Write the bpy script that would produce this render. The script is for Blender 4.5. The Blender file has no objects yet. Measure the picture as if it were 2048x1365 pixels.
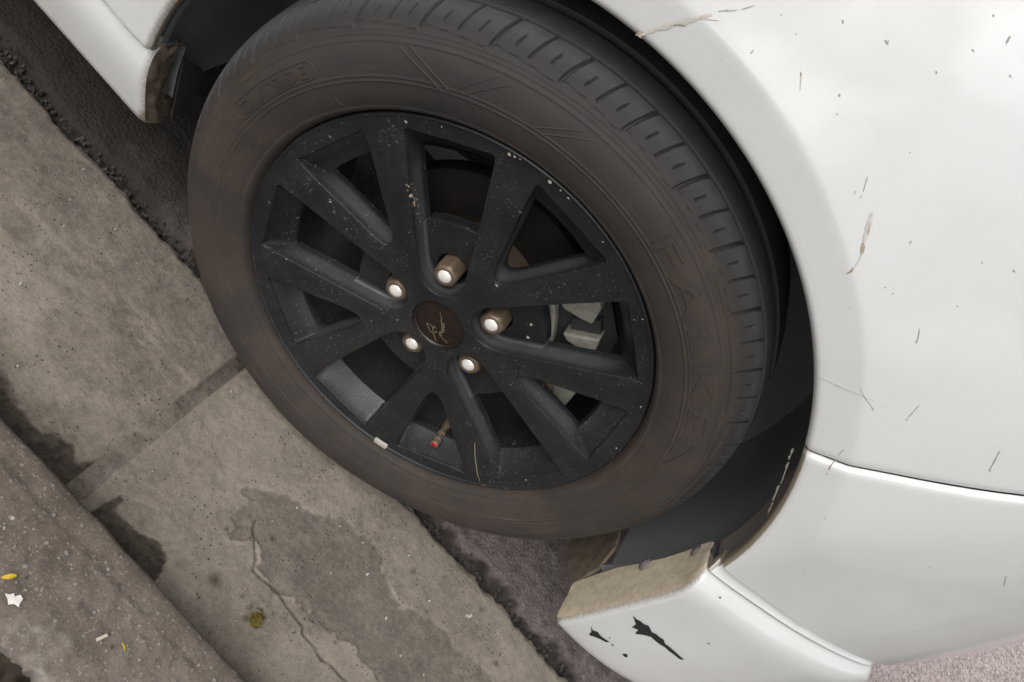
import bpy, bmesh, math, random
import numpy as np
from mathutils import Matrix, Vector, noise
from mathutils.geometry import delaunay_2d_cdt

random.seed(7); rng = np.random.default_rng(7)
scene = bpy.context.scene
COL = scene.collection
R_ = math.radians

# ------------------------------------------------------------------ camera
cam_d = bpy.data.cameras.new('camera'); cam = bpy.data.objects.new('camera', cam_d); COL.objects.link(cam)
cam_d.sensor_width = 36.0; cam_d.lens = 1658.52 * 36.0 / 2048.0
cam_d.clip_start = 0.02; cam_d.clip_end = 2000
cam.matrix_world = Matrix(((0.640692, -0.754669, -0.141380, -0.0600),
                           (0.443754, 0.514229, -0.733929, -0.5940),
                           (0.626575, 0.407485, 0.664349, 0.9280), (0, 0, 0, 1)))
scene.camera = cam

# ------------------------------------------------------------------ sky, sun, exposure
SUN_EL, SUN_AZ = 52, 199         # veiled sun behind the viewer, on the kerb side
world = bpy.data.worlds.new('World'); scene.world = world; world.use_nodes = True
wn, wl = world.node_tree.nodes, world.node_tree.links
bg = wn['Background']; bg.inputs['Strength'].default_value = 0.094
sky = wn.new('ShaderNodeTexSky'); sky.sky_type = 'NISHITA'; sky.sun_disc = False
sky.sun_elevation = R_(SUN_EL); sky.sun_rotation = R_(SUN_AZ)
sky.air_density = 1.0; sky.dust_density = 6.0; sky.ozone_density = 1.0
hs = wn.new('ShaderNodeHueSaturation'); hs.inputs['Saturation'].default_value = 0.12   # overcast: grey light
tc = wn.new('ShaderNodeTexCoord'); cl = wn.new('ShaderNodeTexNoise')
cl.inputs['Scale'].default_value = 3.2; cl.inputs['Detail'].default_value = 4; cl.inputs['Roughness'].default_value = 0.55
cr = wn.new('ShaderNodeMapRange'); cr.inputs['From Min'].default_value = 0.53; cr.inputs['From Max'].default_value = 0.66
cr.inputs['To Min'].default_value = 0.92; cr.inputs['To Max'].default_value = 4.4
cm = wn.new('ShaderNodeMix'); cm.data_type = 'RGBA'; cm.blend_type = 'MULTIPLY'; cm.inputs['Factor'].default_value = 1.0
wl.new(sky.outputs[0], hs.inputs['Color']); wl.new(tc.outputs['Generated'], cl.inputs['Vector'])
wl.new(cl.outputs[0], cr.inputs['Value']); wl.new(hs.outputs[0], cm.inputs[6]); wl.new(cr.outputs[0], cm.inputs[7])
wl.new(cm.outputs[2], bg.inputs['Color'])
sd = bpy.data.lights.new('sun', 'SUN'); sun = bpy.data.objects.new('sun', sd); COL.objects.link(sun)
sd.energy = 0.62; sd.angle = R_(40); sd.color = (1.0, 0.97, 0.92)
_az = R_(SUN_AZ); _el = R_(SUN_EL)
_d = Vector((math.sin(_az) * math.cos(_el), math.cos(_az) * math.cos(_el), math.sin(_el)))
sun.rotation_euler = _d.to_track_quat('Z', 'Y').to_euler()
scene.view_settings.view_transform = 'Standard'; scene.view_settings.look = 'None'
scene.view_settings.exposure = 0.16; scene.view_settings.gamma = 1.0; scene.view_settings.use_curve_mapping = False
scene.render.engine = 'CYCLES'
scene.cycles.max_bounces = 12; scene.cycles.diffuse_bounces = 8; scene.cycles.glossy_bounces = 6

# ------------------------------------------------------------------ helpers
def link(o, parent=None):
    COL.objects.link(o)
    if parent: o.parent = parent
    return o
def empty(name, loc=(0, 0, 0)):
    o = bpy.data.objects.new(name, None); o.location = loc; o.empty_display_size = 0.1
    return link(o)
def mesh(name, verts, faces, mat, parent=None, smooth=True, sharp=None, mats=None, fmat=None):
    me = bpy.data.meshes.new(name)
    me.from_pydata([tuple(map(float, v)) for v in verts], [], [tuple(map(int, f)) for f in faces])
    for m in ([mat] if mats is None else mats): me.materials.append(m)
    if fmat is not None: me.polygons.foreach_set('material_index', np.asarray(fmat, dtype=np.int32))
    bm = bmesh.new(); bm.from_mesh(me); bmesh.ops.recalc_face_normals(bm, faces=bm.faces) if fmat == 'x' else None
    bm.free()
    if smooth:
        me.shade_smooth()
        if sharp: me.set_sharp_from_angle(angle=R_(sharp))
    me.update()
    return link(bpy.data.objects.new(name, me), parent)
def recalc(o, flip=False):
    bm = bmesh.new(); bm.from_mesh(o.data); bmesh.ops.recalc_face_normals(bm, faces=bm.faces)
    if flip: bmesh.ops.reverse_faces(bm, faces=bm.faces)
    bm.to_mesh(o.data); bm.free(); return o
def attr(o, name, vals):
    a = o.data.attributes.new(name, 'FLOAT', 'POINT'); a.data.foreach_set('value', np.asarray(vals, dtype=np.float32))
def tag(o, label=None, cat=None, group=None, kind=None):
    if label: o['label'] = label
    if cat: o['category'] = cat
    if group: o['group'] = group
    if kind: o['kind'] = kind
    return o
def grid_faces(nu, nv, close_u=False):
    f = []
    for i in range(nu if close_u else nu - 1):
        a = i * nv; b = ((i + 1) % nu) * nv
        for j in range(nv - 1): f.append((a + j, b + j, b + j + 1, a + j + 1))
    return f
def lathe(prof, n, a0=0, a1=360):
    """profile of (r, y) turned about the Y axis"""
    full = abs(a1 - a0 - 360) < 1e-6; v = []
    m = n if full else n + 1
    for i in range(m):
        a = R_(a0 + (a1 - a0) * i / n)
        for r, y in prof: v.append((r * math.cos(a), y, r * math.sin(a)))
    return v, grid_faces(m, len(prof), full)
class MB:
    def __init__(s): s.v = []; s.f = []
    def add(s, v, f):
        o = len(s.v); s.v += [tuple(p) for p in v]; s.f += [tuple(i + o for i in q) for q in f]; return s
    def prism(s, poly, y0, y1):
        """polygon in (x, z) pulled from y0 to y1"""
        n = len(poly); v = [(x, y0, z) for x, z in poly] + [(x, y1, z) for x, z in poly]
        f = [tuple(range(n)), tuple(range(2 * n - 1, n - 1, -1))] + [(i, (i + 1) % n, n + (i + 1) % n, n + i) for i in range(n)]
        return s.add(v, f)
    def build(s, name, mat, parent=None, smooth=True, sharp=35, **k):
        return recalc(mesh(name, s.v, s.f, mat, parent, smooth, sharp, **k))
def pol(r, a): return (r * math.cos(R_(a)), r * math.sin(R_(a)))
def hermite(xs, ys):
    xs = np.array(xs, float); ys = np.array(ys, float)
    d = np.diff(ys) / np.diff(xs); m = np.zeros(len(xs)); m[1:-1] = (d[1:] + d[:-1]) / 2; m[0] = d[0]; m[-1] = d[-1]
    def f(x):
        x = np.asarray(x, float); xc = np.clip(x, xs[0], xs[-1]); i = np.clip(np.searchsorted(xs, xc) - 1, 0, len(xs) - 2)
        h = xs[i + 1] - xs[i]; t = (xc - xs[i]) / h
        y = (2*t**3-3*t**2+1)*ys[i]+(t**3-2*t**2+t)*h*m[i]+(-2*t**3+3*t**2)*ys[i+1]+(t**3-t**2)*h*m[i+1]
        return y + np.where(x > xs[-1], (x - xs[-1]) * m[-1], 0) + np.where(x < xs[0], (x - xs[0]) * m[0], 0)
    return f
def fbm(p, o=4): return noise.fractal(Vector(p), 1.0, 2.0, o, noise_basis='PERLIN_ORIGINAL')
def vfbm(X, Y, s, o=4, z=0.0):
    return np.array([fbm((x * s, y * s, z), o) for x, y in zip(X.ravel(), Y.ravel())]).reshape(X.shape)
def sdf(X, Y, poly):
    """signed distance to a polygon, negative inside"""
    P = np.stack([X.ravel(), Y.ravel()], 1); D = np.full(len(P), 1e9); ins = np.zeros(len(P), bool); n = len(poly)
    for i in range(n):
        a = np.array(poly[i]); b = np.array(poly[(i + 1) % n]); ab = b - a
        t = np.clip(((P - a) @ ab) / (ab @ ab), 0, 1); D = np.minimum(D, np.linalg.norm(P - a - t[:, None] * ab, axis=1))
        c = (a[1] > P[:, 1]) != (b[1] > P[:, 1])
        with np.errstate(divide='ignore', invalid='ignore'):
            xi = (b[0] - a[0]) * (P[:, 1] - a[1]) / (b[1] - a[1]) + a[0]
        ins ^= c & (P[:, 0] < xi)
    return np.where(ins, -D, D).reshape(X.shape)
def pdist(X, Y, line):
    P = np.stack([X.ravel(), Y.ravel()], 1); D = np.full(len(P), 1e9)
    for a, b in zip(line[:-1], line[1:]):
        a = np.array(a); b = np.array(b); ab = b - a; t = np.clip(((P - a) @ ab) / (ab @ ab), 0, 1)
        D = np.minimum(D, np.linalg.norm(P - a - t[:, None] * ab, axis=1))
    return D.reshape(X.shape)
def sstep(x, a, b):
    t = np.clip((np.asarray(x, float) - a) / (b - a), 0, 1); return t * t * (3 - 2 * t)

# ------------------------------------------------------------------ materials
class NT:
    def __init__(s, name, rough=0.6, spec=0.5):
        s.m = bpy.data.materials.new(name); s.m.use_nodes = True; s.n = s.m.node_tree.nodes; s.l = s.m.node_tree.links
        s.b = s.n['Principled BSDF']; s.b.inputs['Roughness'].default_value = rough
        s.b.inputs['Specular IOR Level'].default_value = spec
        s.tc = s.n.new('ShaderNodeTexCoord'); s.co = s.tc.outputs['Object']
    def _set(s, sock, v):
        if hasattr(v, 'is_output'): s.l.new(v, sock)
        else: sock.default_value = v
    def noise(s, scale, detail=5, rough=0.6, vec=None, dist=0.0):
        n = s.n.new('ShaderNodeTexNoise'); n.inputs['Scale'].default_value = scale; n.inputs['Detail'].default_value = detail
        n.inputs['Roughness'].default_value = rough; n.inputs['Distortion'].default_value = dist
        s.l.new(vec or s.co, n.inputs['Vector']); return n.outputs[0]
    def voro(s, scale, out='Distance', feature='F1', vec=None, rand=1.0):
        n = s.n.new('ShaderNodeTexVoronoi'); n.feature = feature; n.inputs['Scale'].default_value = scale
        n.inputs['Randomness'].default_value = rand
        s.l.new(vec or s.co, n.inputs['Vector']); return n.outputs[out]
    def rng(s, v, a, b, c=0.0, d=1.0):
        n = s.n.new('ShaderNodeMapRange'); n.inputs['From Min'].default_value = a; n.inputs['From Max'].default_value = b
        n.inputs['To Min'].default_value = c; n.inputs['To Max'].default_value = d; s.l.new(v, n.inputs['Value']); return n.outputs[0]
    def math(s, op, a, b=0.5):
        n = s.n.new('ShaderNodeMath'); n.operation = op; s._set(n.inputs[0], a); s._set(n.inputs[1], b); return n.outputs[0]
    def mix(s, f, a, b, mode='MIX'):
        n = s.n.new('ShaderNodeMix'); n.data_type = 'RGBA'; n.blend_type = mode; s._set(n.inputs['Factor'], f)
        for sock, v in ((n.inputs[6], a), (n.inputs[7], b)):
            if isinstance(v, tuple) and len(v) == 3: v = v + (1,)
            s._set(sock, v)
        return n.outputs[2]
    def at(s, name):
        n = s.n.new('ShaderNodeAttribute'); n.attribute_name = name; return n.outputs['Fac']
    def color(s, v):
        if isinstance(v, tuple) and len(v) == 3: v = v + (1,)
        s._set(s.b.inputs['Base Color'], v); return s
    def rough(s, v): s._set(s.b.inputs['Roughness'], v); return s
    def bump(s, h, dist=0.001, strength=0.6):
        n = s.n.new('ShaderNodeBump'); n.inputs['Distance'].default_value = dist; n.inputs['Strength'].default_value = strength
        s.l.new(h, n.inputs['Height']); s.l.new(n.outputs[0], s.b.inputs['Normal']); return s
    def sepz(s, ax='Z'):
        n = s.n.new('ShaderNodeSeparateXYZ'); s.l.new(s.co, n.inputs[0]); return n.outputs[ax]

def m_paint():
    k = NT('white_paint', 0.32)
    dirt = k.at('dirt')
    n = k.noise(260, 4, 0.7)
    n = k.math('ADD', k.math('MULTIPLY', n, 0.6), k.math('MULTIPLY', k.noise(900, 3, 0.6), 0.4))
    dm = k.rng(k.math('ADD', dirt, k.math('MULTIPLY', k.math('SUBTRACT', n, 0.5), 0.8)), 0.28, 0.60)
    base = k.mix(k.rng(k.noise(5, 4), 0.35, 0.7), (0.705, 0.708, 0.70), (0.672, 0.673, 0.66))
    spk = k.rng(k.voro(75, rand=1.0), 0.05, 0.085, 1.0, 0.0)         # tiny tar and grit specks
    spk = k.math('MULTIPLY', spk, k.rng(k.noise(22, 2), 0.60, 0.66))
    c = k.mix(k.math('MULTIPLY', spk, 0.28), base, (0.13, 0.12, 0.11))
    c = k.mix(dm, c, k.mix(k.noise(90, 5), (0.20, 0.165, 0.115), (0.34, 0.29, 0.215)))
    film = k.rng(k.noise(11, 7, 0.72), 0.50, 0.78, 0, 0.16)          # thin road film
    c = k.mix(film, c, (0.48, 0.455, 0.40))
    k.color(c).rough(k.mix(dm, (0.33, 0.33, 0.33), (0.9, 0.9, 0.9)))
    k.b.inputs['Coat Weight'].default_value = 1.0; k.b.inputs['Coat Roughness'].default_value = 0.05
    return k.m
def m_plastic(name, col, rough=0.55, dust=(0.10, 0.09, 0.08), amount=0.35):
    k = NT(name, rough); f = k.rng(k.noise(22, 6, 0.65), 0.35, 0.75, 0, amount)
    k.color(k.mix(f, col, dust)); k.bump(k.noise(180, 4), 0.0008, 0.4); return k.m
def m_mud(name, a, b, sc=60):
    k = NT(name, 0.9, 0.2); k.color(k.mix(k.rng(k.noise(sc, 6, 0.7), 0.3, 0.7), a, b)); k.bump(k.noise(sc * 4, 4), 0.001, 0.5); return k.m
def m_flat(name, c, rough=0.8, metal=0.0):
    k = NT(name, rough); k.color(k.mix(k.rng(k.noise(120, 4), 0.3, 0.7), tuple(x * 0.8 for x in c), tuple(min(1, x * 1.15) for x in c)))
    k.b.inputs['Metallic'].default_value = metal; return k.m
def m_rim():
    k = NT('satin_black_alloy', 0.36, 0.42)
    base = k.mix(k.rng(k.noise(9, 5), 0.35, 0.7), (0.013, 0.014, 0.016), (0.022, 0.023, 0.025))
    dust = k.rng(k.noise(24, 7, 0.72), 0.45, 0.85, 0, 0.26)
    c = k.mix(dust, base, (0.075, 0.068, 0.060))
    sr = k.n.new('ShaderNodeVectorMath'); sr.operation = 'MULTIPLY'; sr.inputs[1].default_value = (1, 0, 1); k.l.new(k.co, sr.inputs[0])
    ln = k.n.new('ShaderNodeVectorMath'); ln.operation = 'LENGTH'; k.l.new(sr.outputs[0], ln.inputs[0]); radn = ln.outputs['Value']
    pk = k.math('MULTIPLY', k.math('MULTIPLY', k.math('MULTIPLY', k.rng(k.sepz('Y'), 0.0056, 0.014), k.rng(k.sepz('Y'), 0.0298, 0.024)), k.rng(radn, 0.196, 0.168)), k.rng(k.noise(18, 5, 0.65), 0.25, 0.65, 0.45, 1.0))   # dusty pocket walls, painted paler to stand in for sky light
    c = k.mix(pk, c, (0.074, 0.076, 0.080))
    vec = k.n.new('ShaderNodeVectorMath'); vec.operation = 'ADD'
    wob = k.n.new('ShaderNodeTexNoise'); wob.inputs['Scale'].default_value = 220
    sc = k.n.new('ShaderNodeVectorMath'); sc.operation = 'SCALE'; sc.inputs['Scale'].default_value = 0.011
    k.l.new(k.co, wob.inputs['Vector']); k.l.new(wob.outputs['Color'], sc.inputs[0])
    k.l.new(k.co, vec.inputs[0]); k.l.new(sc.outputs[0], vec.inputs[1])
    ch = k.rng(k.voro(300, vec=vec.outputs[0]), 0.10, 0.20, 1, 0)
    ch = k.math('MULTIPLY', ch, k.rng(k.noise(19, 6, 0.78), 0.42, 0.60))
    ch2 = k.math('MULTIPLY', k.rng(k.voro(70, vec=vec.outputs[0]), 0.05, 0.10, 1, 0), k.rng(k.noise(14, 3), 0.51, 0.61, 0, 0.75))
    chip = k.math('MAXIMUM', k.math('MULTIPLY', ch, 0.6), ch2)
    c = k.mix(chip, c, (0.36, 0.34, 0.32))
    k.color(c).rough(k.mix(dust, (0.34, 0.34, 0.34), (0.60, 0.60, 0.60))); k.bump(k.noise(400, 3), 0.0004, 0.35)
    return k.m
def m_tyre():
    k = NT('dusty_rubber', 0.78, 0.4)
    dust = k.at('dust')
    sx = k.n.new('ShaderNodeSeparateXYZ'); k.l.new(k.co, sx.inputs[0]); x, z = sx.outputs['X'], sx.outputs['Z']
    rad = k.math('SQRT', k.math('ADD', k.math('MULTIPLY', x, x), k.math('MULTIPLY', z, z))); ang = k.math('ARCTAN2', z, x)
    cb = k.n.new('ShaderNodeCombineXYZ'); k.l.new(k.math('MULTIPLY', rad, 260.0), cb.inputs[0]); k.l.new(k.math('MULTIPLY', ang, 5.0), cb.inputs[1])
    ringn = k.noise(1.0, 5, 0.65, vec=cb.outputs[0])                      # scuffs that run round the tyre
    n1 = k.noise(9, 5, 0.65); n2 = k.noise(60, 7, 0.75)
    mixn = k.math('ADD', k.math('ADD', k.math('MULTIPLY', n1, 0.35), k.math('MULTIPLY', n2, 0.30)), k.math('MULTIPLY', ringn, 0.35))
    f = k.math('MULTIPLY', dust, k.rng(mixn, 0.36, 0.64, 0.15, 1.0))
    brown = k.mix(k.rng(k.noise(16, 4), 0.35, 0.65), (0.045, 0.033, 0.0235), (0.076, 0.0515, 0.0375))
    c = k.mix(f, (0.031, 0.032, 0.034), brown)
    c = k.mix(k.math('MULTIPLY', k.rng(ringn, 0.60, 0.72, 0, 0.55), dust), c, (0.088, 0.071, 0.057))
    c = k.mix(k.math('MULTIPLY', k.at('tread'), k.rng(n2, 0.3, 0.65, 0.55, 1.0)), c, (0.078, 0.079, 0.081))      # worn running surface, greyed further to offset the fender's shade
    k.color(c); k.bump(k.math('ADD', k.noise(420, 4, 0.7), k.math('MULTIPLY', ringn, 0.6)), 0.0006, 0.5); return k.m
def m_concrete():
    k = NT('gutter_concrete', 0.92, 0.3)
    mp = k.n.new('ShaderNodeMapping'); mp.inputs['Scale'].default_value = (0.22, 1.0, 1.0); k.l.new(k.co, mp.inputs['Vector'])
    streak = k.noise(60, 6, 0.7, vec=mp.outputs[0])                       # wear runs along the gutter
    big = k.rng(k.noise(7, 6, 0.62, dist=0.5), 0.36, 0.66); fine = k.noise(130, 7, 0.8); mid = k.noise(30, 7, 0.75); grit = k.noise(420, 4, 0.75)
    base = k.mix(big, (0.185, 0.155, 0.127), (0.285, 0.248, 0.208))
    base = k.mix(k.rng(k.noise(15, 9, 0.78, dist=0.8), 0.46, 0.60, 0, 0.48), base, (0.118, 0.097, 0.079))
    base = k.mix(k.rng(mid, 0.44, 0.66, 0, 0.42), base, (0.118, 0.097, 0.078))
    base = k.mix(k.rng(streak, 0.50, 0.72, 0, 0.65), base, (0.33, 0.285, 0.238))
    base = k.mix(k.rng(fine, 0.50, 0.72, 0, 0.6), base, (0.37, 0.328, 0.28))
    base = k.mix(k.rng(fine, 0.46, 0.30, 0, 0.6), base, (0.085, 0.070, 0.056))
    pale = k.math('MULTIPLY', k.at('pale'), k.rng(fine, 0.30, 0.6, 0.35, 1.0))
    base = k.mix(pale, base, (0.345, 0.300, 0.250))
    grey = k.math('MULTIPLY', k.at('worn'), k.rng(mid, 0.25, 0.65, 0.35, 1.0))
    base = k.mix(grey, base, k.mix(k.rng(fine, 0.3, 0.7), (0.085, 0.073, 0.062), (0.20, 0.175, 0.15)))
    pits = k.math('MULTIPLY', k.rng(k.voro(150), 0.10, 0.22, 1, 0), k.rng(k.noise(22, 4, 0.7), 0.47, 0.58))
    base = k.mix(k.math('MULTIPLY', pits, 0.7), base, (0.055, 0.045, 0.036))
    base = k.mix(k.rng(grit, 0.57, 0.72, 0, 0.32), base, (0.42, 0.38, 0.335)); base = k.mix(k.rng(grit, 0.41, 0.28, 0, 0.32), base, (0.06, 0.05, 0.04))
    base = k.mix(k.at('grime'), base, k.mix(k.rng(fine, 0.35, 0.65), (0.020, 0.016, 0.013), (0.100, 0.078, 0.058)))
    k.color(base).rough(k.mix(k.at('grime'), (0.92, 0.92, 0.92), (0.60, 0.60, 0.60)))
    k.bump(k.math('ADD', k.math('ADD', fine, k.math('MULTIPLY', grit, 0.5)), k.math('MULTIPLY', pits, -0.9)), 0.003, 0.75); return k.m
def m_kerb():
    k = NT('kerb_concrete', 0.92, 0.3)
    fine = k.noise(120, 7, 0.75); mid = k.noise(30, 6, 0.7); big = k.noise(8, 5, 0.6)
    c = k.mix(k.rng(mid, 0.32, 0.68), (0.098, 0.078, 0.063), (0.190, 0.157, 0.130))
    c = k.mix(k.rng(big, 0.42, 0.66, 0, 0.5), c, (0.235, 0.20, 0.172)); grit = k.noise(420, 4, 0.75)
    c = k.mix(k.rng(grit, 0.42, 0.28, 0, 0.6), c, (0.05, 0.04, 0.033)); c = k.mix(k.rng(grit, 0.57, 0.70, 0, 0.55), c, (0.40, 0.345, 0.30))
    agg = k.math('MULTIPLY', k.rng(k.voro(150), 0.22, 0.3, 1, 0), k.rng(k.voro(150, 'Color'), 0.62, 0.66))
    c = k.mix(k.math('MULTIPLY', agg, 0.65), c, k.mix(k.voro(150, 'Color'), (0.40, 0.34, 0.31), (0.30, 0.29, 0.28)))
    c = k.mix(k.rng(fine, 0.50, 0.70, 0, 0.75), c, (0.060, 0.049, 0.041))
    c = k.mix(k.rng(k.noise(260, 3, 0.6), 0.60, 0.72, 0, 0.7), c, (0.40, 0.35, 0.31))
    c = k.mix(k.at('pale'), c, k.mix(k.rng(fine, 0.35, 0.65), (0.17, 0.148, 0.128), (0.42, 0.38, 0.34)))
    k.color(c); k.bump(k.math('ADD', k.math('MULTIPLY', fine, 0.8), k.math('MULTIPLY', agg, 0.5)), 0.003, 0.7); return k.m
def m_asphalt():
    k = NT('asphalt', 0.93, 0.3)
    st = k.voro(190, 'Color'); fine = k.noise(160, 6, 0.75)
    c = k.mix(k.rng(st, 0.2, 0.8), (0.29, 0.24, 0.23), (0.66, 0.57, 0.555))
    c = k.mix(k.rng(fine, 0.45, 0.7, 0, 0.75), c, (0.20, 0.17, 0.163))
    d = k.math('MULTIPLY', k.at('dirt'), k.rng(k.noise(40, 5), 0.2, 0.6, 0.75, 1.0))
    c = k.mix(d, c, k.mix(k.rng(k.noise(70, 6, 0.7), 0.35, 0.7), (0.085, 0.070, 0.064), (0.20, 0.168, 0.155)))
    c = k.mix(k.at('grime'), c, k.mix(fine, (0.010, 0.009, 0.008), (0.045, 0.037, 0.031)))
    k.color(c); k.bump(k.math('ADD', k.voro(190), fine), 0.003, 0.6); return k.m
def m_vcol(name, rough=0.9):
    k = NT(name, rough, 0.3); n = k.n.new('ShaderNodeAttribute'); n.attribute_name = 'tint'
    k.color(k.mix(k.rng(k.noise(300, 4), 0.3, 0.7, 0, 0.35), n.outputs['Color'], (0.1, 0.085, 0.07))); return k.m

M = dict(paint=m_paint(), rim=m_rim(), tyre=m_tyre(), conc=m_concrete(), kerb=m_kerb(), asphalt=m_asphalt(),
    liner=m_plastic('wheel_well_liner', (0.20, 0.208, 0.22), 0.45, (0.25, 0.238, 0.228), 0.6),
    flange=m_plastic('dusty_arch_flange', (0.20, 0.18, 0.168), 0.8, (0.18, 0.15, 0.12), 0.7),
    black=m_plastic('black_underbody', (0.03, 0.03, 0.03), 0.7, (0.03, 0.027, 0.024), 0.5),
    mud=m_mud('tan_dried_mud', (0.56, 0.47, 0.335), (0.80, 0.705, 0.545), 95),
    mudb=m_mud('brown_dried_mud', (0.12, 0.094, 0.068), (0.27, 0.222, 0.165), 40),
    hat=m_flat('bare_disc_hat', (0.20, 0.165, 0.125), 0.4, 0.5),
    mudd=m_mud('dark_caked_mud', (0.055, 0.043, 0.032), (0.19, 0.150, 0.108), 70),
    splash=m_mud('brown_splash', (0.22, 0.16, 0.11), (0.55, 0.47, 0.38), 420),
    smear=m_mud('pale_smear', (0.50, 0.45, 0.38), (0.72, 0.71, 0.68), 600),
    tar=m_flat('dark_spatter', (0.38, 0.355, 0.33)), chip=m_flat('bare_black_plastic', (0.016, 0.019, 0.018), 0.5),
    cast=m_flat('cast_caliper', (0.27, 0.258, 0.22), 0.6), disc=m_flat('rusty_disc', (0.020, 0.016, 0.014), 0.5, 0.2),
    bronze=m_flat('grimy_nut_steel', (0.17, 0.125, 0.085), 0.45, 0.35),
    cap=m_flat('brown_black_cap', (0.020, 0.014, 0.011), 0.30), scratch=m_flat('pale_scratch', (0.21, 0.165, 0.115), 0.6),
    red=m_flat('red_plastic', (0.42, 0.012, 0.014), 0.4), brass=m_flat('dull_brass', (0.30, 0.235, 0.16), 0.45, 0.6),
    weight=m_flat('zinc_weight', (0.38, 0.35, 0.30), 0.6), joint=m_mud('joint_dirt', (0.090, 0.072, 0.058), (0.185, 0.155, 0.128), 90),
    soil=m_mud('dark_soil', (0.030, 0.024, 0.018), (0.085, 0.068, 0.050), 50), tint=m_vcol('mixed_grit'),
    leafy=m_mud('yellow_leaf', (0.55, 0.36, 0.03), (0.70, 0.52, 0.08), 300), leafg=m_mud('green_brown_leaf', (0.045, 0.026, 0.012), (0.20, 0.165, 0.03), 260),
    flake=m_flat('white_paint_flake', (0.78, 0.74, 0.70)), pale=m_flat('pale_chip', (0.55, 0.48, 0.40)),
    straw=m_flat('straw', (0.36, 0.29, 0.20)))
def m_nutface():
    k = NT('whitened_nut_face', 0.30); k.color(k.mix(k.rng(k.noise(500, 3), 0.35, 0.7, 0, 0.3), (1.0, 0.97, 0.92), (0.95, 0.90, 0.83)))  # base colour whitened to stand in for the bright reflection in the ends
    k.b.inputs['Metallic'].default_value = 0.25; k.b.inputs['Coat Weight'].default_value = 0.6; return k.m
M['nutface'] = m_nutface()

# ================================================================== the ground
ZC = 0.322                                     # axle height
AZ = -0.012                                    # road level beside the gutter
KY = lambda x: -0.2605 - 0.028 * (x + 0.05)    # line of the kerb's face
def nonuni(a, b, lo, hi, step):
    """grid lines from a to b, fine between lo and hi"""
    out = list(np.arange(lo, hi + 1e-9, step)); s = step; x = lo
    pre = []
    while x > a: s *= 1.35; x -= s; pre.append(max(x, a))
    s = step; x = hi; post = []
    while x < b: s *= 1.35; x += s; post.append(min(x, b))
    return np.array(pre[::-1] + out + post)
def make_road():
    xs = nonuni(-300, 300, -0.75, 1.15, 0.006); ys = nonuni(-300, 300, 0.03, 0.42, 0.005)
    X, Y = np.meshgrid(xs, ys, indexing='ij')
    near = (np.abs(X - 0.2) < 1.2) & (np.abs(Y - 0.2) < 0.6)
    N = np.zeros_like(X); N[near] = vfbm(X[near], Y[near], 38, 4); N2 = np.zeros_like(X); N2[near] = vfbm(X[near], Y[near], 9, 3, 4.0)
    edge = 0.088 + 0.016 * N2 + 0.012 * N
    gap = sstep(Y, 0.066, 0.060) * 0 + (1 - sstep(Y, edge - 0.006, edge + 0.006))
    Z = AZ + 0.0020 * N - gap * (0.010 - 0.007 * N)
    Z = np.where(Y < 0.03, -0.08, Z)
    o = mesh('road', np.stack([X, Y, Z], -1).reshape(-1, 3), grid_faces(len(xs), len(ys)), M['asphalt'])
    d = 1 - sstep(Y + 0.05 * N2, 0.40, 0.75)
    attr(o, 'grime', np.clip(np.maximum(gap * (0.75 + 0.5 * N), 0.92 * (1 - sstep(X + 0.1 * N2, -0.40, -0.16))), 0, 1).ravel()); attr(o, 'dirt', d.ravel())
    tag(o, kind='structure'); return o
make_road()

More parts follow.
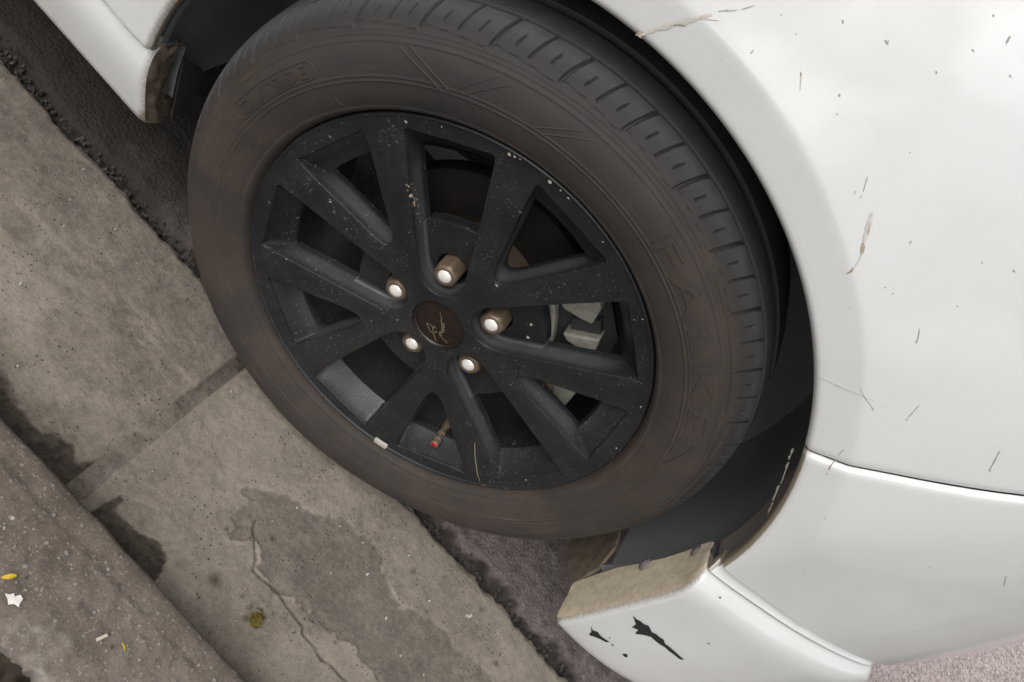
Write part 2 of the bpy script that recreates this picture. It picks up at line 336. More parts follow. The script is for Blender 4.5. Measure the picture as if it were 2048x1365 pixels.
def make_slab(x0, x1, parent, zoff=0.0, seed=0.0):
    xs = np.unique(np.concatenate([np.arange(max(x0, -0.68), min(x1, 0.56), 0.0019), [x0, x1], np.linspace(x0, x1, 12), [x1 - .0015, x1 - .004, x0 + .0015, x0 + .004]]))
    T = np.concatenate([[0, 0, 0.004], np.linspace(0.008, 0.992, 168), [0.9975, 1, 1]])
    X, Tm = np.meshgrid(xs, T, indexing='ij')
    e1 = np.array([0.0575 + 0.0045 * fbm((x * 28, seed, 0), 5) + 0.004 * fbm((x * 7, seed, 3), 2) for x in xs])
    y0 = np.array([KY(x) - 0.006 for x in xs])
    Y = y0[:, None] + (e1 - y0)[:, None] * T[None, :]
    N1 = vfbm(X, Y, 10, 4, 1.3); N2 = vfbm(X, Y, 55, 4, 2.1); N3 = vfbm(X, Y, 26, 3, 7.7)
    worn = [(0.022,-0.106),(0.013,-0.101),(0.032,-0.08),(0.081,-0.055),(0.129,-0.035),(0.178,-0.026),(0.192,-0.025),(0.22,-0.046),(0.242,-0.056),(0.292,-0.046),(0.326,-0.032),(0.343,-0.042),(0.39,-0.029),(0.415,-0.036),(0.55,-0.06),(0.6,-0.16),(0.288,-0.144),(0.266,-0.145),(0.234,-0.144),(0.182,-0.145),(0.121,-0.155),(0.09,-0.162),(0.059,-0.136),(0.045,-0.155),(0.033,-0.167),(0.033,-0.134)]
    N4 = vfbm(X, Y, 120, 3, 5.5); sd_ = sdf(X, Y, worn) + 0.007 * N2 + 0.010 * N3 + 0.004 * N4
    w = 1 - sstep(sd_, -0.0018, 0.0018)
    rim_ = np.exp(-((sd_ - 0.004) / 0.0045) ** 2)                  # paler broken edge of the skim coat
    crack = [(0.045,-0.118),(0.051,-0.127),(0.073,-0.147),(0.083,-0.161),(0.1,-0.16),(0.125,-0.159),(0.145,-0.163),(0.167,-0.166),(0.177,-0.172),(0.195,-0.174),(0.212,-0.178),(0.233,-0.173),(0.252,-0.175),(0.33,-0.18)]
    cd = pdist(X + 0.002 * N2, Y + 0.0025 * N2 + 0.002 * N3, crack); ck = np.exp(-(cd / 0.0012) ** 2)
    wets = [[(-0.30,-0.215),(-0.257,-0.211),(-0.231,-0.219),(-0.199,-0.223),(-0.179,-0.224),(-0.164,-0.215),(-0.152,-0.209),(-0.136,-0.22),(-0.123,-0.209),(-0.119,-0.198),(-0.108,-0.204),(-0.103,-0.224),(-0.102,-0.30),(-0.30,-0.30)],
            [(-0.09,-0.29),(-0.085,-0.238),(-0.085,-0.229),(-0.08,-0.22),(-0.079,-0.208),(-0.073,-0.212),(-0.073,-0.227),(-0.066,-0.232),(-0.052,-0.228),(-0.034,-0.221),(-0.015,-0.217),(-0.001,-0.222),(0.008,-0.225),(0.014,-0.239),(0.012,-0.29)]]
    g = np.zeros_like(X)
    for k_, p in enumerate(wets): g = np.maximum(g, (1 - sstep(sdf(X, Y, p) + 0.005 * N2 + 0.003 * N3, -0.001, 0.0012 if k_ else 0.006)) * (0.98 + 0.3 * N2))
    g = np.maximum(g, (1 - sstep(Y - (KY(0) + 0.006 + 0.012 * N1), -0.004, 0.006)) * 0.7)
    dots = np.zeros_like(X)
    for px, py, r in ((0.028,-0.150,.003),(0.033,-0.153,.0022),(0.074,-0.117,.0035),(0.115,-0.203,.004),(0.11,-0.192,.003),(0.095,-0.19,.003),(0.24,-0.006,.005),(0.41,-0.01,.004),(0.06,-0.2,.008),(0.35,0.03,.004)):
        dots = np.maximum(dots, np.exp(-((X - px) ** 2 + (Y - py) ** 2) / r ** 2))
    g = np.clip(np.maximum(np.maximum(g, ck * 0.85), dots * 0.75), 0, 1)
    pale = (1 - sstep(sdf(X, Y, [(-0.50,-0.13),(-0.42,-0.10),(-0.371,-0.108),(-0.352,-0.096),(-0.314,-0.095),(-0.276,-0.106),(-0.259,-0.148),(-0.21,-0.16),(-0.15,-0.12),(-0.14,-0.16),(-0.2,-0.19),(-0.30,-0.19),(-0.37,-0.16)]) + 0.03 * N1 + 0.006 * N2, -0.01, 0.012)) * 0.6
    streak = np.exp(-((Y + 0.055 + 0.25 * 0 * X + 0.006 * N1) / 0.0035) ** 2) * sstep(N3, -0.1, 0.25) * (X < -0.12)
    pale = np.clip(pale + 0.9 * rim_ * (w < 0.5) * np.clip(0.15 + 2.2 * N3 + 0.8 * N2, 0, 1) + 0.6 * streak + 0.35 * sstep(N1, 0.05, 0.35) * (1 - w) + 0.30 * (X > -0.11) * (1 - w), 0, 1)
    worn_a = np.clip(w * (0.62 + 0.3 * N3) + 0.55 * sstep(Y + 0.05 * N1, -0.06, -0.01) * (X < -0.1), 0, 1)
    Zz = zoff + 0.0028 * N1 + 0.0009 * N2 - 0.0018 * w - 0.003 * ck - 0.0015 * dots
    de = (e1[:, None] - Y); Zz -= 0.010 * np.clip(1 - de / 0.012, 0, 1) ** 2 * (0.7 + 0.8 * N2)
    dxe = np.minimum(X - x0, x1 - X); Zz -= 0.004 * np.clip(1 - dxe / 0.005, 0, 1) ** 2
    Zz[:, 0] = -0.07; Zz[:, -1] = -0.07
    o = mesh('concrete_slab', np.stack([X, Y, Zz], -1).reshape(-1, 3), grid_faces(*X.shape), M['conc'], parent)
    o.data.flip_normals() if o.data.polygons[len(o.data.polygons)//2].normal.z < 0 else None
    for nme, a in (('worn', worn_a), ('pale', pale), ('grime', g)): attr(o, nme, a.ravel())
    return o
gutter = empty('gutter'); tag(gutter, kind='structure')
make_slab(-1.35, -0.1195, gutter, -0.0022, 2.0)
make_slab(-0.1030, 1.10, gutter, 0.0012, 9.0)
make_slab(1.115, 2.3, gutter, 0.0, 14.0)
def make_joint():
    xs = np.linspace(-0.123, -0.1005, 16); ys = np.linspace(KY(-0.1) - 0.004, 0.056, 160); X, Y = np.meshgrid(xs, ys, indexing='ij')
    N = vfbm(X, Y, 60, 3); f = sstep(-Y, 0.0, 0.13)
    Z = -0.0068 + 0.0022 * N + 0.0052 * f
    o = mesh('mortar_joint', np.stack([X, Y, Z], -1).reshape(-1, 3), grid_faces(*X.shape), M['conc'], gutter)
    if o.data.polygons[0].normal.z < 0: o.data.flip_normals()
    attr(o, 'grime', np.clip(0.55 - 0.50 * f + 0.35 * N + 0.25 * sstep(Y, -0.03, 0.02), 0, 1).ravel()); attr(o, 'worn', np.full(X.size, .45)); attr(o, 'pale', np.zeros(X.size)); return o
make_joint()

def make_kerb(x0, x1, name, parent, s):
    prof = [(0.004, -0.07), (0.0, -0.004), (-0.001, 0.018), (-0.002, 0.036), (-0.0030, 0.0470), (-0.0055, 0.0535), (-0.0095, 0.0570), (-0.017, 0.0584), (-0.030, 0.0590), (-0.0335, 0.0590), (-0.0365, 0.0605)]
    prof += [(y, 0.0608) for y in np.arange(-0.040, -0.126, -0.0026)] + [(-0.129, 0.0600), (-0.1315, 0.0585), (-0.1335, 0.055), (-0.135, 0.045), (-0.136, 0.02), (-0.136, -0.07)]
    xs = np.unique(np.concatenate([np.arange(max(x0, -0.42), min(x1, 0.30), 0.0028), [x0, x1, x0 + .003, x1 - .003], np.linspace(x0, x1, 14)]))
    P = np.array(prof); X = np.repeat(xs[:, None], len(P), 1)
    N0 = vfbm(X, np.repeat(np.cumsum(np.r_[0, np.hypot(*np.diff(P, axis=0).T)])[None], len(xs), 0), 22, 4, s)
    S = np.repeat(np.cumsum(np.r_[0, np.hypot(*np.diff(P, axis=0).T)])[None], len(xs), 0)
    N1 = vfbm(X, S, 90, 3, s + 3)
    Y = KY(X) + P[None, :, 0] + 0.0007 * N0 + np.where(P[None, :, 0] < -0.127, 0.012 * N0 + 0.006 * N1, 0)
    Z = P[None, :, 1] + (0.0022 * N0 + 0.0012 * N1) * (P[None, :, 1] > 0.02)
    o = mesh(name, np.stack([X, Y, Z], -1).reshape(-1, 3), grid_faces(*X.shape), M['kerb'], parent)
    if o.data.polygons[len(o.data.polygons) // 2].normal.z < 0: o.data.flip_normals()
    attr(o, 'pale', np.clip(sstep(-P[None, :, 0] + 0.03 * N0, 0.098, 0.125) * (0.40 + 0.8 * N1), 0, 1).ravel())
    return o
kerb = empty('kerb'); tag(kerb, kind='structure')
make_kerb(-1.3, 0.62, 'kerb_stone', kerb, 1.0); make_kerb(0.632, 2.4, 'kerb_stone', kerb, 5.0)
def make_soil():
    xs = nonuni(-40, 40, -0.25, 0.25, 0.006); ys = -nonuni(0.383, 40, 0.383, 0.50, 0.006)
    X, Y = np.meshgrid(xs, ys, indexing='ij'); near = (np.abs(X) < 0.6) & (Y > -0.6); N = np.zeros_like(X); N[near] = vfbm(X[near], Y[near], 45, 4)
    Z = 0.026 + 0.010 * N + 0.012 * sstep(-Y, 0.40, 0.45)
    o = mesh('verge', np.stack([X, Y, Z], -1).reshape(-1, 3), grid_faces(*X.shape), M['soil'])
    if o.data.polygons[0].normal.z < 0: o.data.flip_normals()
    tag(o, kind='structure'); return o
make_soil()

def pebbles(name, pts, parent=None):
    """many little stones in one mesh; pts of (x, y, z, size, flat, colour)"""
    v, f, c = [], [], []
    base = [(-1,-1,-1),(1,-1,-1),(1,1,-1),(-1,1,-1),(-.7,-.7,1),(.7,-.7,1),(.7,.7,1),(-.7,.7,1)]
    fc = [(0,3,2,1),(4,5,6,7),(0,1,5,4),(1,2,6,5),(2,3,7,6),(3,0,4,7)]
    for x, y, z, s, fl, col in pts:
        a = random.uniform(0, 6.28); ca, sa = math.cos(a), math.sin(a); ex = random.uniform(0.6, 1.5); o = len(v)
        for p in base:
            px = p[0] * s * ex * random.uniform(.55, 1.1); py = p[1] * s * random.uniform(.55, 1.1); pz = p[2] * s * fl * random.uniform(.6, 1.1)
            v.append((x + ca * px - sa * py, y + sa * px + ca * py, z + pz)); c.append(col + (1,))
        f += [tuple(i + o for i in q) for q in fc]
    ob = mesh(name, v, f, M['tint'], parent, smooth=False)
    ca_ = ob.data.color_attributes.new('tint', 'FLOAT_COLOR', 'POINT'); ca_.data.foreach_set('color', np.array(c, dtype=np.float32).ravel())
    return ob
def gcol(a, b): 
    t = random.random(); return tuple(a[i] + (b[i] - a[i]) * t for i in range(3))
P_ = []
for i in range(800):                       # crumbs in the gap along the slab edge
    x = random.uniform(-0.7, 0.62); y = 0.060 + abs(random.gauss(0, 0.014)); P_.append((x, y, -0.017, random.uniform(.0008, .0030), .8, gcol((.02, .017, .015), (.12, .10, .088))))
tag(pebbles('loose_grit', P_), 'dark crumbs of asphalt and grit along the ragged gutter edge', 'grit', kind='stuff')
P_ = []
for i in range(230):                       # stones bedded in the worn kerb top
    x = random.uniform(-0.30, 0.24); t = random.uniform(0.012, 0.125); col = gcol((.22, .19, .165), (.50, .45, .40)) if random.random() < .75 else gcol((.06, .052, .05), (.15, .10, .08))
    P_.append((x, KY(x) - t, 0.0600 if t > .03 else 0.0545, random.choice((.0006, .0007, .0009, .0011, .0014, .0018, .0024)) , .38, col))
tag(pebbles('bedded_stones', P_, kerb), kind='stuff')
P_ = []
for i in range(260):
    x = random.uniform(-0.3, 0.2); y = KY(x) - 0.140 - abs(random.gauss(0, 0.035)); P_.append((x, y, 0.034 + 0.1 * max(0, -(y - KY(x)) - .15), random.uniform(.0015, .005), .8, gcol((.10, .08, .055), (.52, .46, .38)) if random.random() < .55 else gcol((.03, .025, .02), (.12, .09, .06))))
tag(pebbles('verge_gravel', P_), 'small brown and pale stones on dark soil behind the kerb', 'gravel', kind='stuff')
P_ = []
for i in range(90):                        # pale crumbs on the slabs
    x = random.uniform(-0.5, 0.5); y = random.uniform(-0.24, 0.04); P_.append((x, y, 0.0026, random.uniform(.0005, .0014), .8, gcol((.25, .22, .19), (.65, .60, .55))))
for x, y, s in ((0.192, -0.060, .0016), (0.246, -0.083, .0022), (0.290, -0.103, .0019), (0.28, -0.022, .002), (0.34, 0.008, .003), (0.335, 0.004, .0018)):
    P_.append((x, y, 0.003, s, .8, (.62, .58, .54)))
tag(pebbles('gutter_crumbs', P_), 'tiny pale crumbs scattered on the concrete gutter', 'crumbs', kind='stuff')

def leaf(name, x, y, z, L, Wd, rot, mat, curl=0.2, ragged=0.0, label='', cat='leaf'):
    n, m = 9, 5; v = []
    for i in range(n):
        t = i / (n - 1); w = Wd * math.sin(math.pi * min(1, t * 0.96 + 0.03)) ** 0.7
        for j in range(m):
            u = j / (m - 1) * 2 - 1
            px = (t - .5) * L + ragged * random.uniform(-1, 1) * L; py = u * w * (1 + ragged * random.uniform(-2, 2))
            pz = curl * Wd * (u * u) + curl * L * 0.3 * math.sin(t * 3.1) + ragged * random.uniform(0, 1.6) * Wd
            v.append((px, py, pz + 0.0006))
    o = mesh(name, v, grid_faces(n, m), mat); o.location = (x, y, z); o.rotation_euler = (0, 0, rot)
    md = o.modifiers.new('thick', 'SOLIDIFY'); md.thickness = 0.0004
    return tag(o, label, cat)
leaf('fallen_leaf', -0.084, -0.356, 0.0615, 0.0125, 0.0022, 0.95, M['leafy'], 0.5, 0.02, 'small bright yellow leaf sliver lying on top of the kerb')
leaf('dry_leaf', 0.033, -0.331, 0.0615, 0.008, 0.0004, -0.4, M['leafy'], 0.8, 0.02, 'thin pale yellow leaf shred lying on top of the kerb')
def clump():
    b = MB()
    for i in range(26):
        a = random.uniform(0, 6.28); rr = abs(random.gauss(0, .0065)); s = random.uniform(.0025, .0055); cx, cy = rr * math.cos(a) * .8, rr * math.sin(a)
        t = random.uniform(0, 6.28); hz = random.uniform(.0005, .007)
        b.add([(cx + s * math.cos(t + q) * random.uniform(.5, 1.2), cy + s * math.sin(t + q) * random.uniform(.5, 1.2), max(0.0003, hz + random.uniform(-.004, .004))) for q in (0, 1.4, 2.9, 4.4)], [(0, 1, 2), (0, 2, 3)])
    o = mesh('withered_leaf', b.v, b.f, M['leafg'], smooth=False); o.location = (0.123, -0.2, 0.0022)
    md = o.modifiers.new('thick', 'SOLIDIFY'); md.thickness = 0.0005
    return tag(o, 'crumpled green and brown withered leaf on the concrete gutter', 'leaf')
clump()
def flake(name, poly, z, th, mat, label, cat):
    n = len(poly); cx = sum(p[0] for p in poly) / n; cy = sum(p[1] for p in poly) / n
    v = [(x - cx, y - cy, 0) for x, y in poly] + [((x - cx) * .93, (y - cy) * .93, th) for x, y in poly]
    f = [tuple(range(n - 1, -1, -1)), tuple(range(n, 2 * n))] + [(i, (i + 1) % n, n + (i + 1) % n, n + i) for i in range(n)]
    o = recalc(mesh(name, v, f, mat, smooth=False)); o.location = (cx, cy, z); return tag(o, label, cat)
flake('paint_flake', [(-0.0755,-0.3675),(-0.072,-0.3655),(-0.0705,-0.3625),(-0.068,-0.364),(-0.0655,-0.3595),(-0.061,-0.3605),(-0.0595,-0.3655),(-0.0575,-0.3675),(-0.063,-0.3685),(-0.066,-0.372),(-0.0695,-0.3695)], 0.0612, 0.0006, M['flake'], 'jagged white paint flake lying on top of the kerb', 'paint flake')
flake('concrete_chip', [(0.0095,-0.3425),(0.0125,-0.3435),(0.0165,-0.3335),(0.0135,-0.3325)], 0.0612, 0.001, M['pale'], 'small rectangular pale chip lying on top of the kerb', 'chip')

# ================================================================== the car
car = empty('parked_car', (0, 0, 0)); tag(car, 'white parked car with a dusty black alloy wheel against the concrete gutter', 'car')
yp = hermite([-0.5, 0.25, 0.33, 0.357, 0.42, 0.498, 0.58, 0.614, 0.671, 0.737, 0.82, 0.908, 0.98], [-0.018, -0.018, -0.0178, -0.0160, 0.0025, 0.030, 0.068, 0.089, 0.141, 0.212, 0.300, 0.42, 0.62])
ARC, CRE, Y0 = 0.370, 0.408, -0.018
def Yb(x, z):
    """skin of the car's side: a flat flare round the arch, falling away beyond a soft crease"""
    x = np.asarray(x, float); z = np.asarray(z, float); r = np.hypot(x, z - ZC); d = r - CRE
    ramp = 0.5 * (d + np.sqrt(d * d + 0.0028 ** 2))
    k = 0.05 + 0.25 * sstep(x, -0.52, -0.12) * sstep(z, 0.35, 0.55)
    a = k * ramp + 0.5 * np.maximum(z - 0.75, 0) ** 2 * sstep(x, -0.5, -0.1); b = np.maximum(0, yp(x) - Y0)
    return Y0 + (a ** 4 + b ** 4) ** 0.25
def arc_r(th):
    return ARC + 0.016 * sstep(th, 150, 178) 
def roll(d, w=0.005, h=0.004): return h * np.clip(1 - d / w, 0, 1) ** 2
def band(n, fine):                    # 0..1 with extra rows at both ends
    return np.unique(np.concatenate([np.linspace(0, 1, n), fine, 1 - np.array(fine)]))
def polar_panel(name, gap, th1, rmax, parent, zmin=None):
    U = band(100, [0.0006, 0.0015, 0.003, 0.006, 0.01]); TH = 43.7 + gap + (th1 - 43.7 - gap) * U
    O_ = np.array([0, .0003, .0008, .0016, .0028, .0045, .007, .011, .016, .022, .027, .030, .032, .0335, .035, .0365, .038, .0395, .041, .0425, .0445, .048, .052, .058])
    T, Sm = np.meshgrid(TH, np.linspace(0, 1, 26)[1:], indexing='ij'); rin = arc_r(TH)[:, None]; rout = np.array([rmax(t) for t in TH])[:, None]
    Rr = np.concatenate([rin + O_[None], rin + .058 + (rout - rin - .058) * Sm], 1); th0 = seamf(Rr) + gap; T = th0 + (th1 - th0) * U[:, None]; X = Rr * np.cos(np.radians(T)); Zv = ZC + Rr * np.sin(np.radians(T))
    if zmin is not None: Zv = np.maximum(Zv, zmin(X))
    Yv = Yb(X, Zv); Yv = Yv + roll(Rr - rin, 0.006, 0.005)
    for te in (th0, th1): Yv = Yv + roll(np.abs(T - te) * np.pi / 180 * Rr, 0.006, 0.0035)
    V = np.stack([X, Yv, Zv], -1)
    # return flange behind the arch edge
    fl = V[:, :1].copy(); fl[..., 1] += 0.006; c = np.stack([np.cos(np.radians(TH)), np.sin(np.radians(TH))], 1)
    fl2 = fl.copy(); fl2[:, 0, 1] += 0.004; fl2[:, 0, 0] += 0.0035 * c[:, 0]; fl2[:, 0, 2] += 0.0035 * c[:, 1]
    V = np.concatenate([fl2, fl, V], 1)
    o = mesh(name, V.reshape(-1, 3), grid_faces(V.shape[0], V.shape[1]), M['paint'], parent, sharp=50)
    return o, V, T
def fend_r(t):
    c, s = math.cos(R_(t)), math.sin(R_(t)); r = 0.66
    if s > 0: r = min(r, (0.985 - ZC) / s)
    if c < 0: r = min(r, 0.63 / -c)
    return r
seamf = hermite([0.36, 0.37, 0.389, 0.409, 0.433, 0.47, 0.51, 0.55, 0.70], [43.9, 43.78, 43.53, 43.25, 42.97, 42.56, 42.34, 42.36, 42.4])
fz = lambda X: np.where(X < 0, 0.2855, -9)
fender, FV, FT = polar_panel('front_fender', 0.15, 185.4, fend_r, car, fz)
nTH = FV.shape[0]
d_ = np.zeros(FV.shape[:2]); d_[:, :3] = 0.35; d_ += (FV[..., 0] < -0.25) * np.clip(1 - np.hypot(FV[..., 0], FV[..., 2] - ZC)/0.40, 0, 1) * 14
attr(fender, 'dirt', np.clip(d_, 0, 1).ravel())
# bumper: between the seam and the lip
def bump_low(r):   # angle of the lower edge, which runs level at z = 0.424 .. 0.418
    return np.degrees(np.arcsin(np.clip((0.424 - 0.004 * sstep(r, 0.36, 0.6) - ZC) / r, -1, 1)))
def make_bumper():
    S = np.unique(np.concatenate([np.linspace(0, 1, 70), [0.001, 0.003, 0.006, 0.010, 0.015, 0.022], np.arange(.030, .048, .0022) / .68])); U = band(60, [0.0012, 0.003, 0.006, 0.01, 0.016])
    V = np.zeros((len(S), len(U), 3)); D = np.zeros((len(S), len(U)))
    for i, s in enumerate(S):
        r = ARC + 0.68 * s; lo = float(bump_low(r)); hi = float(seamf(r)) - 0.15
        th = lo + (hi - lo) * U; x = r * np.cos(np.radians(th)); z = ZC + r * np.sin(np.radians(th)); y = Yb(x, z)
        y = y + roll(np.abs(hi - th) * np.pi / 180 * r, 0.006, 0.0045) + roll(0 * th + r - ARC, 0.006, 0.005)
        V[i] = np.stack([x, y, z], 1); D[i] = 0.55 * (r - ARC < 0.004) + 0.42 * np.exp(-(r - ARC) / 0.006)
    # stepped ledge under the panel: tucks in, then flares out to meet the lip
    e = V[:, :1]; tuck = e.copy(); tuck[..., 1] += 0.0075; tuck[..., 2] -= 0.0035; tk2 = tuck.copy(); tk2[..., 1] += .0006; tk2[..., 2] -= 0.003
    out = e.copy(); out[..., 2] = 0.4068; xe = e[..., 0]; out[..., 1] = np.where(xe < 0.62, yp(xe) + 0.0008, e[..., 1] + 0.012)
    low = out.copy(); low[..., 1] += 0.02; low[..., 2] -= 0.012
    V = np.concatenate([low, out, tk2, tuck, V], 1); D = np.concatenate([D[:, :1]] * 4 + [D], 1)
    fl = V[:1].copy(); fl[..., 1] += 0.012; fl2 = fl.copy(); fl2[..., 1] += 0.004; fl2[..., 0] += 0.003
    V = np.concatenate([fl2, fl, V], 0); D = np.concatenate([D[:1], D[:1], D], 0)
    o = mesh('front_bumper', V.reshape(-1, 3), grid_faces(*V.shape[:2]), M['paint'], car, sharp=50)
    attr(o, 'dirt', D.ravel()); return o
bumper = make_bumper()
def make_lip():
    prof = [(0.020, .398), (0.002, .4035), (0.0, .4045), (-.0035, .4042), (-.008, .4020), (-.0125, .3975), (-.0160, .3915), (-.0185, .3835), (-.0200, .374), (-.0208, .36), (-.0225, .33), (-.0240, .29), (-.0248, .25), (-.0250, .22), (-.0242, .200), (-.0225, .188), (-.0185, .1795), (-.012, .1755), (.005, .1740), (.05, .174)]
    xs = np.unique(np.concatenate([np.linspace(0.3595, 0.668, 60), 0.3595 + np.array([.001, .0025, .0045, .007, .01])]))
    P = np.array(prof); X = np.repeat(xs[:, None], len(P), 1); Y = yp(X) + P[None, :, 0]; Z = np.repeat(P[None, :, 1], len(xs), 0)
    yl = hermite([0.355, 0.365, 0.4227, 0.4836, 0.60, 0.67], [-0.0185, -0.0185, -0.0125, 0.0035, 0.056, 0.100])
    xe = 0.618 + 1.15 * np.clip(0.4045 - P[None, :, 1], 0, 0.06); X = 0.3595 + (X - 0.3595) * (xe - 0.3595) / (0.668 - 0.3595)
    t = np.clip((0.40 - P[None, :, 1]) / 0.21, 0, 1)
    base = yp(X) * (1 - t) + yl(X) * t; Y = base + P[None, :, 0] * (1 - 0.62 * t) 
    X = X - 0.006 * sstep(P[None, :, 1], 0.36, 0.41) * (1 - sstep(X, .36, .40))
    Y = Y + roll(X * 0 + xs[:, None] - 0.3595, 0.007, 0.006)
    Y = Y + 0.004 * np.clip((xs[:, None] - 0.662) / 0.006, 0, 1) ** 2
    V = np.stack([X, Y, Z], -1); cap_ = V[-1:].copy(); cap_[..., 1] += 0.05; V = np.concatenate([V, cap_], 0); xs = np.r_[xs, 0.669]; X = V[..., 0]
    D = 0.50 * np.exp(-((xs[:, None] - 0.3595) / 0.0065)) + np.zeros_like(X); D += 0.10 * (P[None, :, 1] < .185)
    o = mesh('bumper_lip', V.reshape(-1, 3), grid_faces(*X.shape), M['paint'], car, sharp=60)
    attr(o, 'dirt', np.clip(D, 0, 1).ravel()); return o, xs, P, V
lip, LX, LP, LV = make_lip()
def lip_point(x, z, off=0.0006):
    js = range(5, 16); ys = [float(np.interp(x, LV[:-1, j, 0], LV[:-1, j, 1])) for j in js]; zs = [float(LV[0, j, 2]) for j in js]
    return (x, float(np.interp(-z, [-q for q in zs], ys)) - off, z)
# mud-caked end of the lip that faces the tyre
def make_lip_end():
    edge = LV[0, 2:18]; v = []; n = len(edge); D = []
    inner = hermite([0.17, 0.255, 0.31, 0.385, 0.41], [0.037, 0.039, 0.030, 0.028, 0.020])
    cols = 9
    for p in edge:
        yi = float(inner(p[2]))
        for j in range(cols):
            t = j / (cols - 1); y = p[1] + (yi - p[1]) * t
            v.append((p[0] - 0.0015 * (j > 0) + 0.0016 * fbm((y * 60, p[2] * 60, 1)) * (0 < j < cols - 1), y, p[2]))
    o = mesh('muddy_flange', v, grid_faces(n, cols), M['mud'], lip)
    for y, z in ((0.021, 0.378), (0.0275, 0.300)):
        vv, ff = lathe([(0.0, -.0035), (.004, -.0035), (.0055, -.002), (.0075, -.0015), (.0085, .002)], 20)
        b = mesh('clip', [(p[1], p[0], p[2]) for p in vv], ff, M['flange'], lip); b.location = (0.3570, y, z); recalc(b)
make_lip_end()
# rock-worn patches of missing paint on the lip
def chip_poly(name, poly, parent, ptf, mat):
    tri = delaunay_2d_cdt([Vector(p) for p in poly], [], [list(range(len(poly)))], 1, 1e-7)
    o = mesh(name, [ptf(p.x, p.y) for p in tri[0]], [f for f in tri[2]], mat, parent, smooth=False); return o

# sill, rear of the arch
def make_sill():
    prof = [(0.016, .2815), (0.004, .2822), (-.001, .2805), (-.0055, .2765), (-.0085, .270), (-.0105, .261), (-.0112, .250), (-.0098, .236), (-.0068, .220), (-.0036, .205), (-.0012, .194), (.0008, .187), (.0045, .1825), (.05, .180)]
    P = np.array(prof); xs = np.concatenate([[0, .001, .0025, .0045, .007, .011, .018, .03], np.linspace(0.06, 1.9, 14)])
    X = -(0.3865 - 0.023 * np.clip((0.282 - P[None, :, 1]) / 0.100, 0, 1)) - xs[:, None]
    Y = P[None, :, 0] + roll(xs[:, None], 0.008, 0.005); Z = np.repeat(P[None, :, 1], len(xs), 0)
    V = np.stack([X, Y, Z], -1); o = mesh('side_sill', V.reshape(-1, 3), grid_faces(*X.shape), M['paint'], car, sharp=60)
    o.data.flip_normals()
    D = 0.9 * (np.arange(len(P))[None] < 2) + 0.46 * np.exp(-xs[:, None] / 0.006) + 0.46 * sstep(-P[None, :, 1], -.203, -.186) + np.zeros_like(X); attr(o, 'dirt', np.clip(D, 0, 1).ravel())
    # dirty end of the sill
    v = []; cols = 8; ed = V[0, 1:13]
    for p in ed:
        for j in range(cols):
            t = j / (cols - 1); v.append((p[0] + 0.003 * math.sin(t * 3.1) + 0.006 * fbm((t * 4, p[2] * 70, 4)) * (0 < j), p[1] + t * (0.030 + 0.012 * fbm((p[2] * 90, 2, 2))), p[2] + 0.004 * t))
    recalc(mesh('muddy_flange', v, grid_faces(len(ed), cols), M['mudd'], o)); return o
make_sill()
# door edge behind the fender
def make_door():
    xs = np.linspace(-0.634, -1.75, 12); zs = np.concatenate([[.2855, .2865, .289, .293], np.linspace(.31, 1.0, 12)])
    X, Zd = np.meshgrid(xs, zs, indexing='ij'); Y = -0.012 + 0.05 * (Zd - 0.62) ** 2 + roll(Zd - .2855) + roll(-0.634 - X) 
    o = mesh('front_door', np.stack([X, Y, Zd], -1).reshape(-1, 3), grid_faces(*X.shape), M['paint'], car); attr(o, 'dirt', np.zeros(X.size)); return o
make_door()
def make_hood():
    e = [FV[i, -1] for i in range(nTH) if FV[i, -1, 2] > 0.9]; v = []
    for p in e:
        for t in np.linspace(0, 1, 10): v.append((p[0], p[1] + 0.004 + t * (0.85 - p[1]), p[2] + 0.004 + 0.05 * math.sin(t * 1.57)))
    o = mesh('hood', v, grid_faces(len(e), 10), M['paint'], car); attr(o, 'dirt', np.zeros(len(v))); return o
make_hood()
